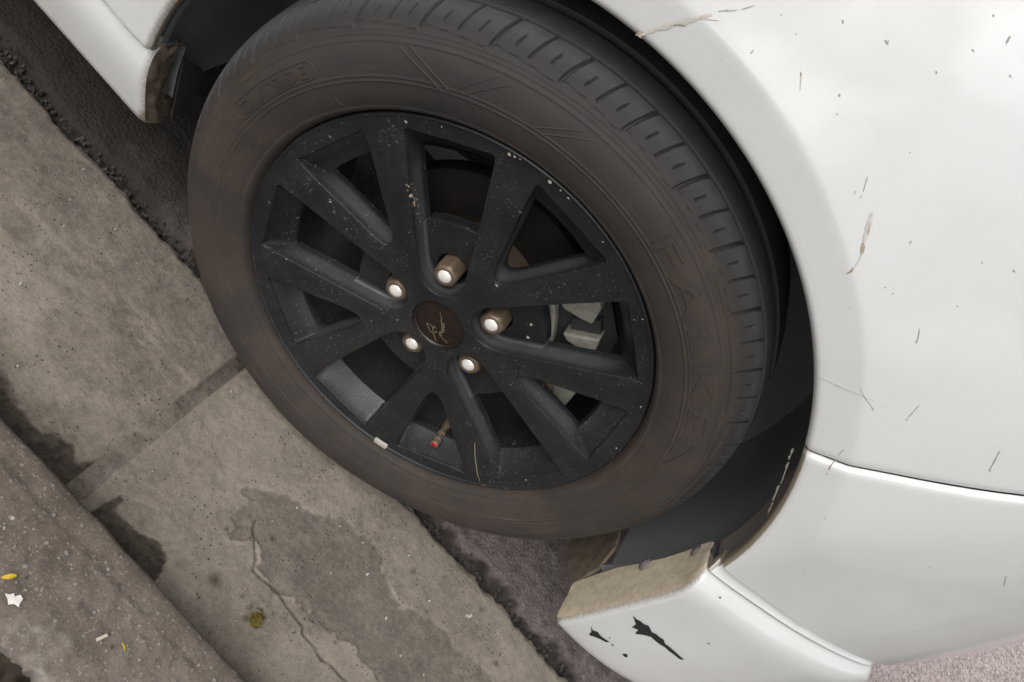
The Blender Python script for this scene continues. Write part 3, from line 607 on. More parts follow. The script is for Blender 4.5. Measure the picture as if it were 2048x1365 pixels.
# wheel well, underbody
def make_liner():
    TH = np.linspace(-17, 197, 290)
    prof = [(.3735, -.006), (.3735, .004), (.377, .010), (.384, .014), (.389, .03), (.3905, .05), (.3912, .08), (.3916, .12), (.3918, .16), (.3918, .20), (.3916, .24), (.385, .262), (.36, .272), (.28, .275), (.10, .275), (.05, .275)]
    v = []
    for t in TH:
        g = 0.010 * float(sstep(t, 150, 180))
        for r, y in prof:
            rr = r + g * (r > .3)
            yl_ = 0.064 * float(1 - sstep(t, 8, 13)) + 0.046 * float(sstep(t, 183, 187)) - 0.01
            v.append((rr * math.cos(R_(t)), max(y, yl_), ZC + rr * math.sin(R_(t))))
    o = mesh('wheel_well_liner', v, grid_faces(len(TH), len(prof)), M['liner'], car, sharp=40)
    # dusty turned-in edge of the bumper skin at the front of the arch
    v = []; T2 = np.linspace(12.6, 40.5, 60)
    for t in T2:
        w = 0.034 * float(1 - sstep(t, 30, 41)) 
        for r, y in ((.3712, -.010), (.3716, -.004), (.3722, .25 * w), (.3716, .6 * w), (.3705, w), (.376, w + .002)):
            v.append((r * math.cos(R_(t)), y, ZC + r * math.sin(R_(t))))
    mesh('arch_flange', v, grid_faces(len(T2), 6), M['flange'], car, sharp=40)
    b = MB(); b.prism([(-2.6, .20), (-.42, .20), (-.40, .235), (-2.6, .235)], .03, 1.7); b.prism([(.42, .26), (.66, .28), (.66, .32), (.42, .32)], .34, 1.5)
    b.prism([(-.42, .20), (.45, .20), (.45, .24), (-.42, .24)], .28, 1.7)
    b.build('underbody', M['black'], car, smooth=False)
    # rear lower flap of the liner and front air deflector, both caked with dirt
    b = MB()
    b.add([(-.372, .028, .27), (-.366, .062, .245), (-.356, .060, .205), (-.352, .03, .190), (-.376, .03, .27), (-.370, .064, .245), (-.360, .062, .205), (-.356, .032, .190)], [(0, 1, 2, 3), (7, 6, 5, 4), (0, 4, 5, 1), (1, 5, 6, 2), (2, 6, 7, 3), (3, 7, 4, 0)])
    b.build('mud_flap', M['black'], car, smooth=False)
    b = MB(); pl = [(.037, .172), (.045, .162), (.075, .142), (.11, .115), (.15, .110), (.15, .175), (.115, .215), (.085, .222), (.052, .208)]
    n = len(pl); v = [(.3585, y, z) for y, z in pl] + [(.3625, y, z) for y, z in pl]
    b.add(v, [tuple(range(n)), tuple(range(2 * n - 1, n - 1, -1))] + [(i, (i + 1) % n, n + (i + 1) % n, n + i) for i in range(n)])
    b.build('air_deflector', M['mudb'], car, smooth=False)
    # dark backing added behind the skins so that panel gaps read as gaps
    TH = np.linspace(-20, 200, 120); v = []
    for t in TH:
        for r in (.395, .43, .47, .51, .55):
            x = r * math.cos(R_(t)); z = max(.19, min(.96, ZC + r * math.sin(R_(t)))); v.append((x, float(Yb(x, max(z, .42) if x > 0 else z)) + .020 + (.03 if (x > .3 and z < .43) else 0), z))
    mesh('gap_backing', v, grid_faces(len(TH), 5), M['black'], car)
make_liner()

# ------------------------------------------------------------------ wheel (own frame: x forward, z up, y into the car)
STEER = 4.36; PH = 198.5
def wheel_place(o): o.location = (0, 0, ZC); o.rotation_euler = (0, 0, R_(STEER)); return o
YF = 0.004
def sym(pts, c, scale=1.0):
    """half contour of (r mm, half-angle) mirrored about angle c -> list of (x, z) metres"""
    a = [(r / 1000, c + h) for r, h in pts]; b = [(r / 1000, c - h) for r, h in pts[::-1]]
    if abs(pts[0][1]) < 1e-6: b = b[:-1]
    if abs(pts[-1][1]) < 1e-6: b = b[1:]
    return [pol(r, t) for r, t in a + b]
def resample(poly, n):
    P = np.array(poly + [poly[0]]); 
    for _ in range(2):       # corner cutting rounds the outline
        Q = P[:-1]; Nx = P[1:]; P = np.empty((len(Q) * 2, 2)); P[0::2] = .8 * Q + .2 * Nx; P[1::2] = .2 * Q + .8 * Nx; P = np.vstack([P, P[:1]])
    L = np.r_[0, np.cumsum(np.hypot(*np.diff(P, axis=0).T))]; t = np.linspace(0, L[-1], n, endpoint=False)
    return np.stack([np.interp(t, L, P[:, 0]), np.interp(t, L, P[:, 1])], 1)
def offset(P, d):
    """move a closed outline along its outward normal (away from its centroid side)"""
    t = np.roll(P, -1, 0) - np.roll(P, 1, 0); nrm = np.stack([t[:, 1], -t[:, 0]], 1); nrm /= np.linalg.norm(nrm, axis=1)[:, None]
    A = 0.5 * np.sum(P[:, 0] * np.roll(P[:, 1], -1) - np.roll(P[:, 0], -1) * P[:, 1])
    return P + nrm * d * (1 if A > 0 else -1)
BIG = [(208.5, 0), (208.5, 4), (209.5, 7.5), (211.5, 10.2), (212.5, 11.8), (208, 12.2), (200, 12.4), (190, 12.7), (176, 13.1), (158, 13.8), (140, 14.6), (122, 15.6), (106, 16.9), (92, 18.4), (80, 20.2), (70, 22.0), (61, 23.0), (52, 22.0), (45.5, 18), (41, 11), (39, 0)]
VEE = [(207, 0), (207.5, 4), (208.5, 8), (211, 10.8), (211.5, 12.2), (206, 12.3), (195, 12.1), (180, 11.5), (162, 10.4), (145, 9.2), (130, 8.1), (116, 6.6), (106, 5.0), (99, 2.8), (96.5, 0)]
def inset_deep(P, d, depth_r):
    """outline deeper in the casting: walls drawn in by d, the outer end drawn in much more"""
    Q = offset(P, -d); r = np.hypot(Q[:, 0], Q[:, 1]); lim = depth_r; f = np.where(r > lim, lim / r, 1.0)
    soft = sstep(r, lim - .02, lim + .02)
    return Q * (1 - (1 - f) * np.where(r > lim, 1, 0))[:, None]
def make_rim():
    b = MB(); NW = 110
    holes = []
    def ringstrip(rings):
        n = len(rings[0][0]); o = len(b.v)
        for P, y in rings:
            b.v += [(p[0], y if np.isscalar(y) else y[i], p[1]) for i, p in enumerate(P)]
        for k in range(len(rings) - 1):
            for i in range(n): b.f.append((o + k * n + i, o + k * n + (i + 1) % n, o + (k + 1) * n + (i + 1) % n, o + (k + 1) * n + i))
    def plate(outer, inners, y):
        vs = [Vector(p) for p in outer]; ed = [(i, (i + 1) % len(outer)) for i in range(len(outer))]
        for h in inners:
            o = len(vs); vs += [Vector(p) for p in h]; ed += [(o + i, o + (i + 1) % len(h)) for i in range(len(h))]
        r = delaunay_2d_cdt(vs, ed, [], 0, 1e-7); P = np.array([(p.x, p.y) for p in r[0]]); F = np.array(r[2]); Cn = P[F].mean(1)
        keep = sdf(Cn[:, 0], Cn[:, 1], [tuple(p) for p in outer]) < 0
        for h in inners: keep &= sdf(Cn[:, 0], Cn[:, 1], [tuple(p) for p in h]) > 0
        b.add([(p[0], y, p[1]) for p in P], [tuple(f) for f in F[keep]])
    capc = [pol(.0300, a) for a in np.arange(0, 360, 5)]
    back = []
    for k in range(5):
        c = PH - 72 * k
        P = resample(sym(BIG, c), NW); f0 = offset(P, .0014); f1 = offset(P, .0006)
        fl = inset_deep(P, .0015, .190); m1 = 0.55 * P + 0.45 * fl; fb = inset_deep(P, .0028, .187)
        ringstrip([(f0, YF), (f1, YF + .0004), (P, YF + .0014), (offset(P, -.0005), YF + .004), (m1, .018), (fl, .030), (fb, .034)])
        holes.append(f0)
        # pocket floor with the nut bore; the opening lies beyond its front edge
        ax = np.array(pol(1, c)); u = fl @ ax; lat = fl @ np.array([-ax[1], ax[0]])
        idx = np.where(u < .104)[0]; order = idx[np.argsort(np.arctan2(lat[idx], .09 - u[idx]))]      # from one side round the nut to the other
        edge = fl[order]; l0, l1 = lat[order[0]] , lat[order[-1]]
        lip_ = [ax * (.104 + .004 * (1 - (2 * t - 1) ** 2)) + np.array([-ax[1], ax[0]]) * (l1 + (l0 - l1) * t) for t in np.linspace(0, 1, 14)]
        flr = [tuple(p) for p in edge] + [tuple(p) for p in lip_[1:-1]]
        bore = [tuple(np.array(pol(.05715, c)) + .0168 * np.array((math.cos(a), math.sin(a)))) for a in np.linspace(0, 2 * math.pi, 28, endpoint=False)]
        plate(flr, [bore], .030)
        q = np.array(lip_); o_ = len(b.v)
        for y_, dd in ((.030, 0), (.0312, .0008), (.034, .0012), (.044, .0012)): b.v += [(p[0] + ax[0] * dd, y_, p[1] + ax[1] * dd) for p in q]
        for k_ in range(3):
            for i in range(13): b.f.append((o_ + k_ * 14 + i, o_ + k_ * 14 + i + 1, o_ + (k_ + 1) * 14 + i + 1, o_ + (k_ + 1) * 14 + i))
        back.append(np.array([tuple(p) for p in fb[np.where(fb @ ax > .106)[0]]]) if False else fb)
        B = np.array(bore); ringstrip([(B, .030), (offset(B, -.001), .033), (offset(B, -.0012), .050)])
        b.add([(p[0], .050, p[1]) for p in offset(B, -.0012)], [tuple(range(28))])
        c2 = c + 36
        P = resample(sym(VEE, c2), NW); f0 = offset(P, .0014); f1 = offset(P, .0006); fl = inset_deep(P, .0015, .184); m1 = .5 * P + .5 * fl
        fb = inset_deep(P, .0018, .182)
        ringstrip([(f0, YF), (f1, YF + .0004), (P, YF + .0014), (offset(P, -.0005), YF + .004), (m1, .015), (fl, .025), (fb, .034)]); holes.append(f0); back.append(fb)
    outer = [pol(.2215, a) for a in np.arange(0, 360, 2)]
    plate(outer, [[tuple(p) for p in h] for h in holes] + [capc], YF)
    plate([pol(.187, a) for a in np.arange(0, 360, 3)], [[tuple(p) for p in h] for h in back], .034)
    v, f = lathe([(.2215, YF), (.2228, .0036), (.2240, .0022), (.2256, .0016), (.2268, .0026), (.2272, .006), (.2272, .02)], 180); b.add(v, f)
    v, f = lathe([(.186, .030), (.187, .055), (.190, .075), (.194, .10), (.195, .15), (.206, .165), (.214, .195)], 120); b.add(v, f)
    v, f = lathe([(.0300, YF), (.0300, .0085), (.027, .0085)], 72); b.add(v, f)
    o = b.build('wheel', M['rim'], car, sharp=32); bm = bmesh.new(); bm.from_mesh(o.data)
    bmesh.ops.remove_doubles(bm, verts=bm.verts, dist=1e-6); bmesh.ops.recalc_face_normals(bm, faces=bm.faces); bm.to_mesh(o.data); bm.free()
    o.data.shade_smooth(); o.data.set_sharp_from_angle(angle=R_(32))
    return wheel_place(o)
wheel = make_rim()
tag(wheel, 'black ten spoke alloy wheel with stone chips')

# sidewall and tread
SW = hermite([.2285, .2305, .236, .246, .258, .270, .282, .2915, .2965], [.006, -.0008, -.0052, -.0098, -.0130, -.0142, -.0132, -.0098, -.0066])
def sidewall(r):
    y = float(SW(r))
    for rc, h, w in ((.2345, .0006, .0012), (.2600, .0007, .0008), (.2640, .0006, .0008), (.2920, .0008, .0010), (.2965, .0008, .0010)):
        y -= h * math.exp(-((r - rc) / w) ** 2)
    return y
def make_tyre():
    prof = [(.2278, .02), (.2280, .006)] + [(r, sidewall(r)) for r in np.concatenate([np.arange(.2287, .2335, .0008), np.arange(.2335, .2985, .00075)])]
    sh = [(.2995, -.0034), (.3025, -.0006), (.3058, .0026), (.3092, .0062), (.3125, .0102), (.3156, .0148), (.3185, .0200), (.3210, .0260), (.3230, .0325), (.3246, .0400), (.3257, .0475), (.3264, .0556), (.3274, .0640), (.3282, .073), (.3288, .085), (.3290, .098)]
    P0 = np.array(sh); L = np.r_[0, np.cumsum(np.hypot(*np.diff(P0, axis=0).T))]; t = np.arange(0, L[-1], .0016)
    tread = list(zip(np.interp(t, L, P0[:, 0]), np.interp(t, L, P0[:, 1])))
    far = [(r, .196 - y) for r, y in [(.3288, .085), (.3264, .0556), (.3198, .0284), (.3080, .0082), (.2965, -.004), (.270, -.012), (.236, -.003), (.228, .02)]]
    prof = prof + tread + far; P = np.array(prof); n0 = len(prof) - len(far) - len(tread)
    TH = np.concatenate([np.arange(8, 186, .125), np.arange(186, 368, .8)])
    s = np.full(len(P), -1.0); s[n0:n0 + len(tread)] = t; s[n0 + len(tread):] = 9
    nT = len(TH); dep = np.zeros((nT, len(P)))
    pitch = 360 / 31; ph = ((TH - 97.3 + pitch / 2) % pitch) - pitch / 2
    for j in range(len(P)):
        sj = s[j]
        if sj < 0 or sj > 1: continue
        arc = P[j, 0] * math.pi / 180
        lean = -1.1 * (sj / .03) - 0.6 * (sj / .03) ** 2
        q = np.abs(((ph - lean + pitch / 2) % pitch) - pitch / 2) * arc
        q2 = np.abs(((ph - lean + pitch) % pitch) - pitch / 2) * arc
        q4 = np.abs(((ph - lean + pitch * .5) % (pitch / 2)) - pitch / 4) * arc
        g = min(.0032, .0008 + max(0, sj - .0035) * .7) * np.clip((.0020 - q) / .0007, 0, 1) * (sj > .0006)
        if sj > .0095: g = np.maximum(g, .0026 * np.clip((.0014 - q2) / .0006, 0, 1))
        if .0135 < sj < .0255: g = np.maximum(g, .0022 * np.clip((.0011 - q4) / .0005, 0, 1))
        if .037 < sj < .0402: g = np.maximum(g, .0022)
        g = g * (sj < .0385) if not .037 < sj < .0402 else g
        if .066 < sj < .078: g = np.maximum(g, .005)
        # wedge-shaped step along the foot of each shoulder block
        fr = ((ph - lean) / pitch) % 1.0; e = .0022 + .0058 * fr
        if sj < e.max(): g = np.maximum(g, .0013 * np.clip((e - sj) / .0010, 0, 1))
        dep[:, j] = g
    nr = np.zeros_like(P); d = np.gradient(P, axis=0); nr[:, 0] = -d[:, 1]; nr[:, 1] = d[:, 0]; nr /= np.linalg.norm(nr, axis=1)[:, None] + 1e-12
    # outward is away from (r=.27, y=.095)
    sgn = np.sign(((P - np.array([.27, .095])) * nr).sum(1)); nr *= sgn[:, None]
    Rr = P[None, :, 0] - dep * nr[None, :, 0]; Yy = P[None, :, 1] - dep * nr[None, :, 1]
    c, sn = np.cos(np.radians(TH))[:, None], np.sin(np.radians(TH))[:, None]
    X = Rr * c; Zt = Rr * sn
    low = np.clip((-Zt - .26) / .062, 0, 1) ** 2                    # squashed where it stands
    Yy = Yy - .0055 * low * (Yy < .02) ; Zt = np.maximum(Zt, -ZC + .0006)
    V = np.stack([X, Yy, Zt], -1).reshape(-1, 3)
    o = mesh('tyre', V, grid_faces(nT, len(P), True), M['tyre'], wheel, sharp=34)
    dust = np.where(s < 0, 1.0, np.clip(1 - s / .026, .15, 1)); dth = (0.55 + 0.45 * sstep(np.abs(((TH - 118 + 180) % 360) - 180), 25, 60))[:, None]; D = np.repeat(dust[None], nT, 0) * dth * np.where(dep > .002, .3, 1.0)  # patchy dust, thinned at the top also to even out the light there
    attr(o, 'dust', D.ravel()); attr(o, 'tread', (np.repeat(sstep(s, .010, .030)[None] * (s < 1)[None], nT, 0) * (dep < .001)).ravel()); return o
tyre = make_tyre()
if tyre.data.polygons[5000].normal.y > 0 and tyre.data.polygons[5000].center.y < 0: tyre.data.flip_normals()

def on_side(r, th, off=0.0): x, z = pol(r, th); return (x, sidewall(r) - off, z)
def tyre_text(txt, name, th_mid, r_base, height, stretch=1.0, h=.0007, spacing=1.0):
    cu = bpy.data.curves.new('txt', 'FONT'); cu.body = txt; cu.size = 1.0; cu.align_x = 'CENTER'; cu.space_character = spacing; cu.resolution_u = 3
    t = bpy.data.objects.new('txt', cu); COL.objects.link(t); dg = bpy.context.evaluated_depsgraph_get(); dg.update()
    me = bpy.data.meshes.new_from_object(t.evaluated_get(dg)); bpy.data.objects.remove(t)
    bm = bmesh.new(); bm.from_mesh(me); bmesh.ops.subdivide_edges(bm, edges=[e for e in bm.edges if e.calc_length() > .3], cuts=2); bmesh.ops.triangulate(bm, faces=bm.faces)
    ex = bmesh.ops.extrude_face_region(bm, geom=list(bm.faces)); top = {v for v in ex['geom'] if isinstance(v, bmesh.types.BMVert)}
    k = height / .70; rm = r_base + height / 2
    for v in bm.verts:
        r = r_base + v.co.y * k; th = th_mid - math.degrees(v.co.x * k * stretch / rm); v.co = Vector(on_side(r, th, h if v in top else -.0004))
    bmesh.ops.recalc_face_normals(bm, faces=bm.faces); bm.to_mesh(me); bm.free(); me.name = name
    me.materials.append(M['tyre']); a = me.attributes.new('dust', 'FLOAT', 'POINT'); a.data.foreach_set('value', np.full(len(me.vertices), 1.0, np.float32))
    return link(bpy.data.objects.new(name, me), wheel)
tyre_text('FALKEN', 'tyre_lettering', 52.5, .2665, .0195, 2.55, .0010, 1.12)
tyre_text('OUTSIDE', 'tyre_lettering', 164.2, .2695, .0115, 1.35, .0008, 1.05)
tyre_text('TUBELESS', 'tyre_lettering', 144.5, .2400, .0065, 1.1, .0005)
tyre_text('RADIAL', 'tyre_lettering', 132.5, .2400, .0065, 1.1, .0005)
def strip(name, pts, w, h=.0008):
    """raised bead along a path of (r, theta) on the sidewall"""
    v = []; n = len(pts)
    for i, (r, t) in enumerate(pts):
        r0, t0 = pts[max(i - 1, 0)]; r1, t1 = pts[min(i + 1, n - 1)]
        dx, dy = (t1 - t0) * math.pi / 180 * r, r1 - r0; L = math.hypot(dx, dy) + 1e-9; nx, ny = -dy / L, dx / L
        for k, hh in ((-1, -.0003), (-.5, h), (.5, h), (1, -.0003)):
            rr = r + ny * w * k; tt = t + math.degrees(nx * w * k / r); v.append(on_side(rr, tt, hh))
    o = recalc(mesh(name, v, grid_faces(n, 4), M['tyre'], wheel)); attr(o, 'dust', np.full(len(v), 1.0)); return o
def seg(a, b, n=14): return [(a[0] + (b[0] - a[0]) * i / n, a[1] + (b[1] - a[1]) * i / n) for i in range(n + 1)]
strip('moulded_bead', seg((.289, 134.8), (.260, 126.6)), .0009); strip('moulded_bead', seg((.290, 132.9), (.2615, 125.0)), .0009)
strip('moulded_bead', seg((.288, 117.2), (.268, 123.2)), .0007, .0005); strip('moulded_bead', seg((.2865, 114.8), (.2635, 122.3)), .0007, .0005)
strip('moulded_bead', seg((.287, 101.5), (.266, 108.5)), .0007, .0005); strip('moulded_bead', seg((.2865, 99.4), (.264, 107.0)), .0007, .0005)
fr = []
ra, rb, ta, tb = .2675, .2835, 175.6, 152.6; dt = 1.7
for i in range(13): fr.append((rb, ta - dt - (ta - tb - 2 * dt) * i / 12))
for i in range(1, 8): a = math.pi / 2 - math.pi * i / 8; fr.append(((ra + rb) / 2 + (rb - ra) / 2 * math.sin(a), tb + dt - dt * math.cos(a)))
for i in range(13): fr.append((ra, tb + dt + (ta - tb - 2 * dt) * i / 12))
for i in range(1, 8): a = -math.pi / 2 + math.pi * i / 8; fr.append(((ra + rb) / 2 + (rb - ra) / 2 * math.sin(a), ta - dt + dt * math.cos(a)))
fr.append(fr[0]); strip('moulded_bead', fr, .0007, .0006)
for i in range(15):      # worn, unreadable code marks near the bead
    if i % 5 != 4: strip('moulded_bead', seg((.2420 + .001 * (i % 3), 50 - 1.5 * i), (.2485, 50.3 - 1.5 * i), 4), .0008, .0003)
strip('moulded_bead', seg((.248, 151.5), (.2385, 151.0), 6), .0022, .0005)

# nuts, cap, valve, balance weight
def make_nut(k):
    c = PH - 72 * k; x, z = pol(.05715, c); n = 48; v, f, fm = [], [], []
    prof = [(.0132, .050, 1), (.0132, .0195, 1), (.0130, .0165, .85), (.0123, .0140, .4), (.0110, .0126, .1), (.0092, .0120, 0), (.0080, .0122, 0), (.0074, .0126, 0), (.0070, .0121, 0), (.0056, .0110, 0), (.0032, .0103, 0), (.0, .0101, 0)]
    for r, y, hx in prof:
        for i in range(n):
            a = 2 * math.pi * i / n; hexr = 1 / max(math.cos(((a + .3 * k) % (math.pi / 3)) - math.pi / 6), .9); rr = r * ((1 - hx) + hx * hexr * .96)
            v.append((rr * math.cos(a), y, rr * math.sin(a)))
    for j in range(len(prof) - 1):
        for i in range(n): f.append((j * n + i, j * n + (i + 1) % n, (j + 1) * n + (i + 1) % n, (j + 1) * n + i)); fm.append(1 if j >= 7 else 0)
    o = mesh('wheel_nut', v, f, None, wheel, sharp=40, mats=[M['bronze'], M['nutface']], fmat=fm); o.location = (x, 0, z); recalc(o); return o
for k in range(5): make_nut(k)
v, f = lathe([(.0, .0066), (.012, .0068), (.021, .0072), (.0262, .0078), (.0276, .0084), (.0282, .0080), (.0290, .0070), (.0296, .0078)], 72)
cap = recalc(mesh('centre_cap', v, f, M['cap'], wheel, sharp=60))
def scratch(name, pts, w, y, mat, parent):
    v = []; n = len(pts)
    for i, p in enumerate(pts):
        a = np.array(pts[max(i - 1, 0)]); b2 = np.array(pts[min(i + 1, n - 1)]); d = b2 - a; d = d / (np.hypot(*d) + 1e-9); nx = np.array([-d[1], d[0]])
        ww = w * (0.35 + 0.65 * math.sin(math.pi * (i + .5) / n))
        for s_ in (-1, 1): q = np.array(p) + nx * ww * s_; v.append((q[0], y, q[1]))
    return mesh(name, v, grid_faces(n, 2), mat, parent)
def handwriting():
    """thin script-like marks scratched into the cap"""
    W_ = [[(-9.2, -11.2), (-5.0, -13.2), (-1.0, -15.5), (5.2, -15.1)], [(-9.2, -11.2), (-5.5, -8.8), (-2.2, -9.2), (3.2, -13.6)], [(3.2, -13.6), (5.0, -11.0), (3.5, -9.0)], [(5.2, -15.1), (12.5, -20.3)],
          [(-3.0, -6.5), (-1.2, -8.2), (0.8, -7.2), (-.6, -5.8)], [(7.1, -8.2), (11.0, -10.2), (14.8, -10.0)], [(14.8, -10.0), (19.4, -9.5), (21.0, -10.5)], [(7.1, -8.2), (6.8, -5.5), (11.5, -8.8)],
          [(6.0, -3.0), (9.2, -6.2), (7.0, -2.6), (9.8, -5.0)], [(2.0, 3.0), (6.4, -2.0), (3.6, 2.2), (7.4, -1.5)], [(-2.0, 7.2), (3.0, 2.0), (-.4, 6.4), (4.6, .8)], [(-6.0, 11.5), (-.5, 4.8), (-4.0, 10.0), (.8, 4.0)],
          [(2.0, 7.0), (5.2, 2.5), (6.4, 3.4)], [(6.6, 1.4), (9.2, -2.4), (10.5, -1.2)], [(-9.0, 13.0), (-5.2, 10.6)]]
    b = MB()
    for st in W_:
        P = np.array(st) / 1000; L = np.linspace(0, len(P) - 1, 10); pts = list(zip(np.interp(L, range(len(P)), P[:, 0]), np.interp(L, range(len(P)), P[:, 1])))
        vv = []
        for i, p in enumerate(pts):
            a = np.array(pts[max(i - 1, 0)]); c = np.array(pts[min(i + 1, 9)]); d = c - a; d = d / (np.hypot(*d) + 1e-9)
            for s_ in (-1, 1): q = np.array(p) + np.array([-d[1], d[0]]) * .00042 * s_; vv.append((q[0], .00635, q[1]))
        b.add(vv, grid_faces(10, 2))
    mesh('cap_script', b.v, b.f, M['scratch'], wheel)
handwriting()
def make_valve():
    x, z = pol(.1845, 307.2); b = MB()
    v, f = lathe([(.0062, .055), (.0066, .047), (.0058, .040), (.0046, .036), (.0046, .030), (.0052, .0295), (.0052, .0265), (.0040, .026), (.0040, .019), (.0050, .0185), (.0052, .0165), (.0042, .016), (.0042, .0125), (.0047, .012), (.0047, .0085), (.0040, .008), (.0034, .0081)], 24)
    o = recalc(mesh('valve', v, f, M['brass'], wheel, sharp=35)); o.location = (x, 0, z)
    v, f = lathe([(.0035, .0082), (.0033, .0076), (.0, .0074)], 24); c = recalc(mesh('valve_cap', v, f, M['red'], wheel)); c.location = (x, 0, z)
make_valve()
def make_weight():
    v = []; 
    for i in range(13):
        t = 287.0 + 4.6 * i / 12
        e = .0017 if 0 < i < 12 else .0004
        for r, y in ((.2195, .0042), (.2200, .0042 - e), (.2240, .0026 - e), (.2262, .0020 - e), (.2270, .0030)): x, z = pol(r, t); v.append((x, y, z))
    recalc(mesh('balance_weight', v, grid_faces(13, 5), M['weight'], wheel))
make_weight()

# brake behind the spokes
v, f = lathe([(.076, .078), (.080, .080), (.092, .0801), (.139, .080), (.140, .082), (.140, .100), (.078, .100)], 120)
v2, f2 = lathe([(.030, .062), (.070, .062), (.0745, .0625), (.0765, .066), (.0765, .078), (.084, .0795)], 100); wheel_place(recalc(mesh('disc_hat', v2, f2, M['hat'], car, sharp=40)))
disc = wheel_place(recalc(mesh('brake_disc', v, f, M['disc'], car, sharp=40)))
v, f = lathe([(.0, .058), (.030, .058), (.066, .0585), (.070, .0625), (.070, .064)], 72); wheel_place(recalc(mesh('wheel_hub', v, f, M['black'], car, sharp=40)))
def make_caliper():
    b = MB()
    b.prism([pol(.1010, 20), pol(.1012, 34), pol(.1050, 54), pol(.1040, 66), pol(.1115, 66), pol(.1125, 54), pol(.1105, 34), pol(.1105, 20)], .050, .064)
    b.prism([pol(.120, 41), pol(.1595, 42.5), pol(.157, 36), pol(.149, 33.5), pol(.124, 37)], .048, .074)
    b.prism([pol(.118, 62), pol(.121, 54.5), pol(.138, 50.0), pol(.1505, 48.2), pol(.162, 55.5), pol(.162, 66), pol(.14, 70)], .050, .078)
    b0 = MB(); b0.prism([pol(.112, 70), pol(.172, 70), pol(.174, 40), pol(.172, 10), pol(.150, 0), pol(.112, 8)], .066, .080); b0.prism([pol(.128, 48), pol(.158, 49), pol(.158, 43), pol(.126, 42)], .056, .070); q0 = b0.build('caliper_body', M['black'], car, sharp=30); wheel_place(q0)
    o = b.build('brake_caliper', M['cast'], car, sharp=30); md = o.modifiers.new('edge', 'BEVEL'); md.width = .0022; md.segments = 2; wheel_place(o)
    b = MB(); b.prism([pol(.118, 12), pol(.161, 11), pol(.165, 3), pol(.156, -3), pol(.132, -6), pol(.118, -2)], .052, .062)
    o2 = b.build('caliper_bracket', M['cast'], car, sharp=30); md = o2.modifiers.new('edge', 'BEVEL'); md.width = .002; md.segments = 2; wheel_place(o2)
    v, f = lathe([(.0, .041), (.006, .041), (.0075, .0425), (.0075, .049), (.0095, .050), (.0095, .053)], 24); bx, bz = pol(.1345, 2.5)
    b3 = recalc(mesh('bolt', [(p[0] + bx, p[1], p[2] + bz) for p in v], f, M['brass'], o2, sharp=35))
make_caliper()

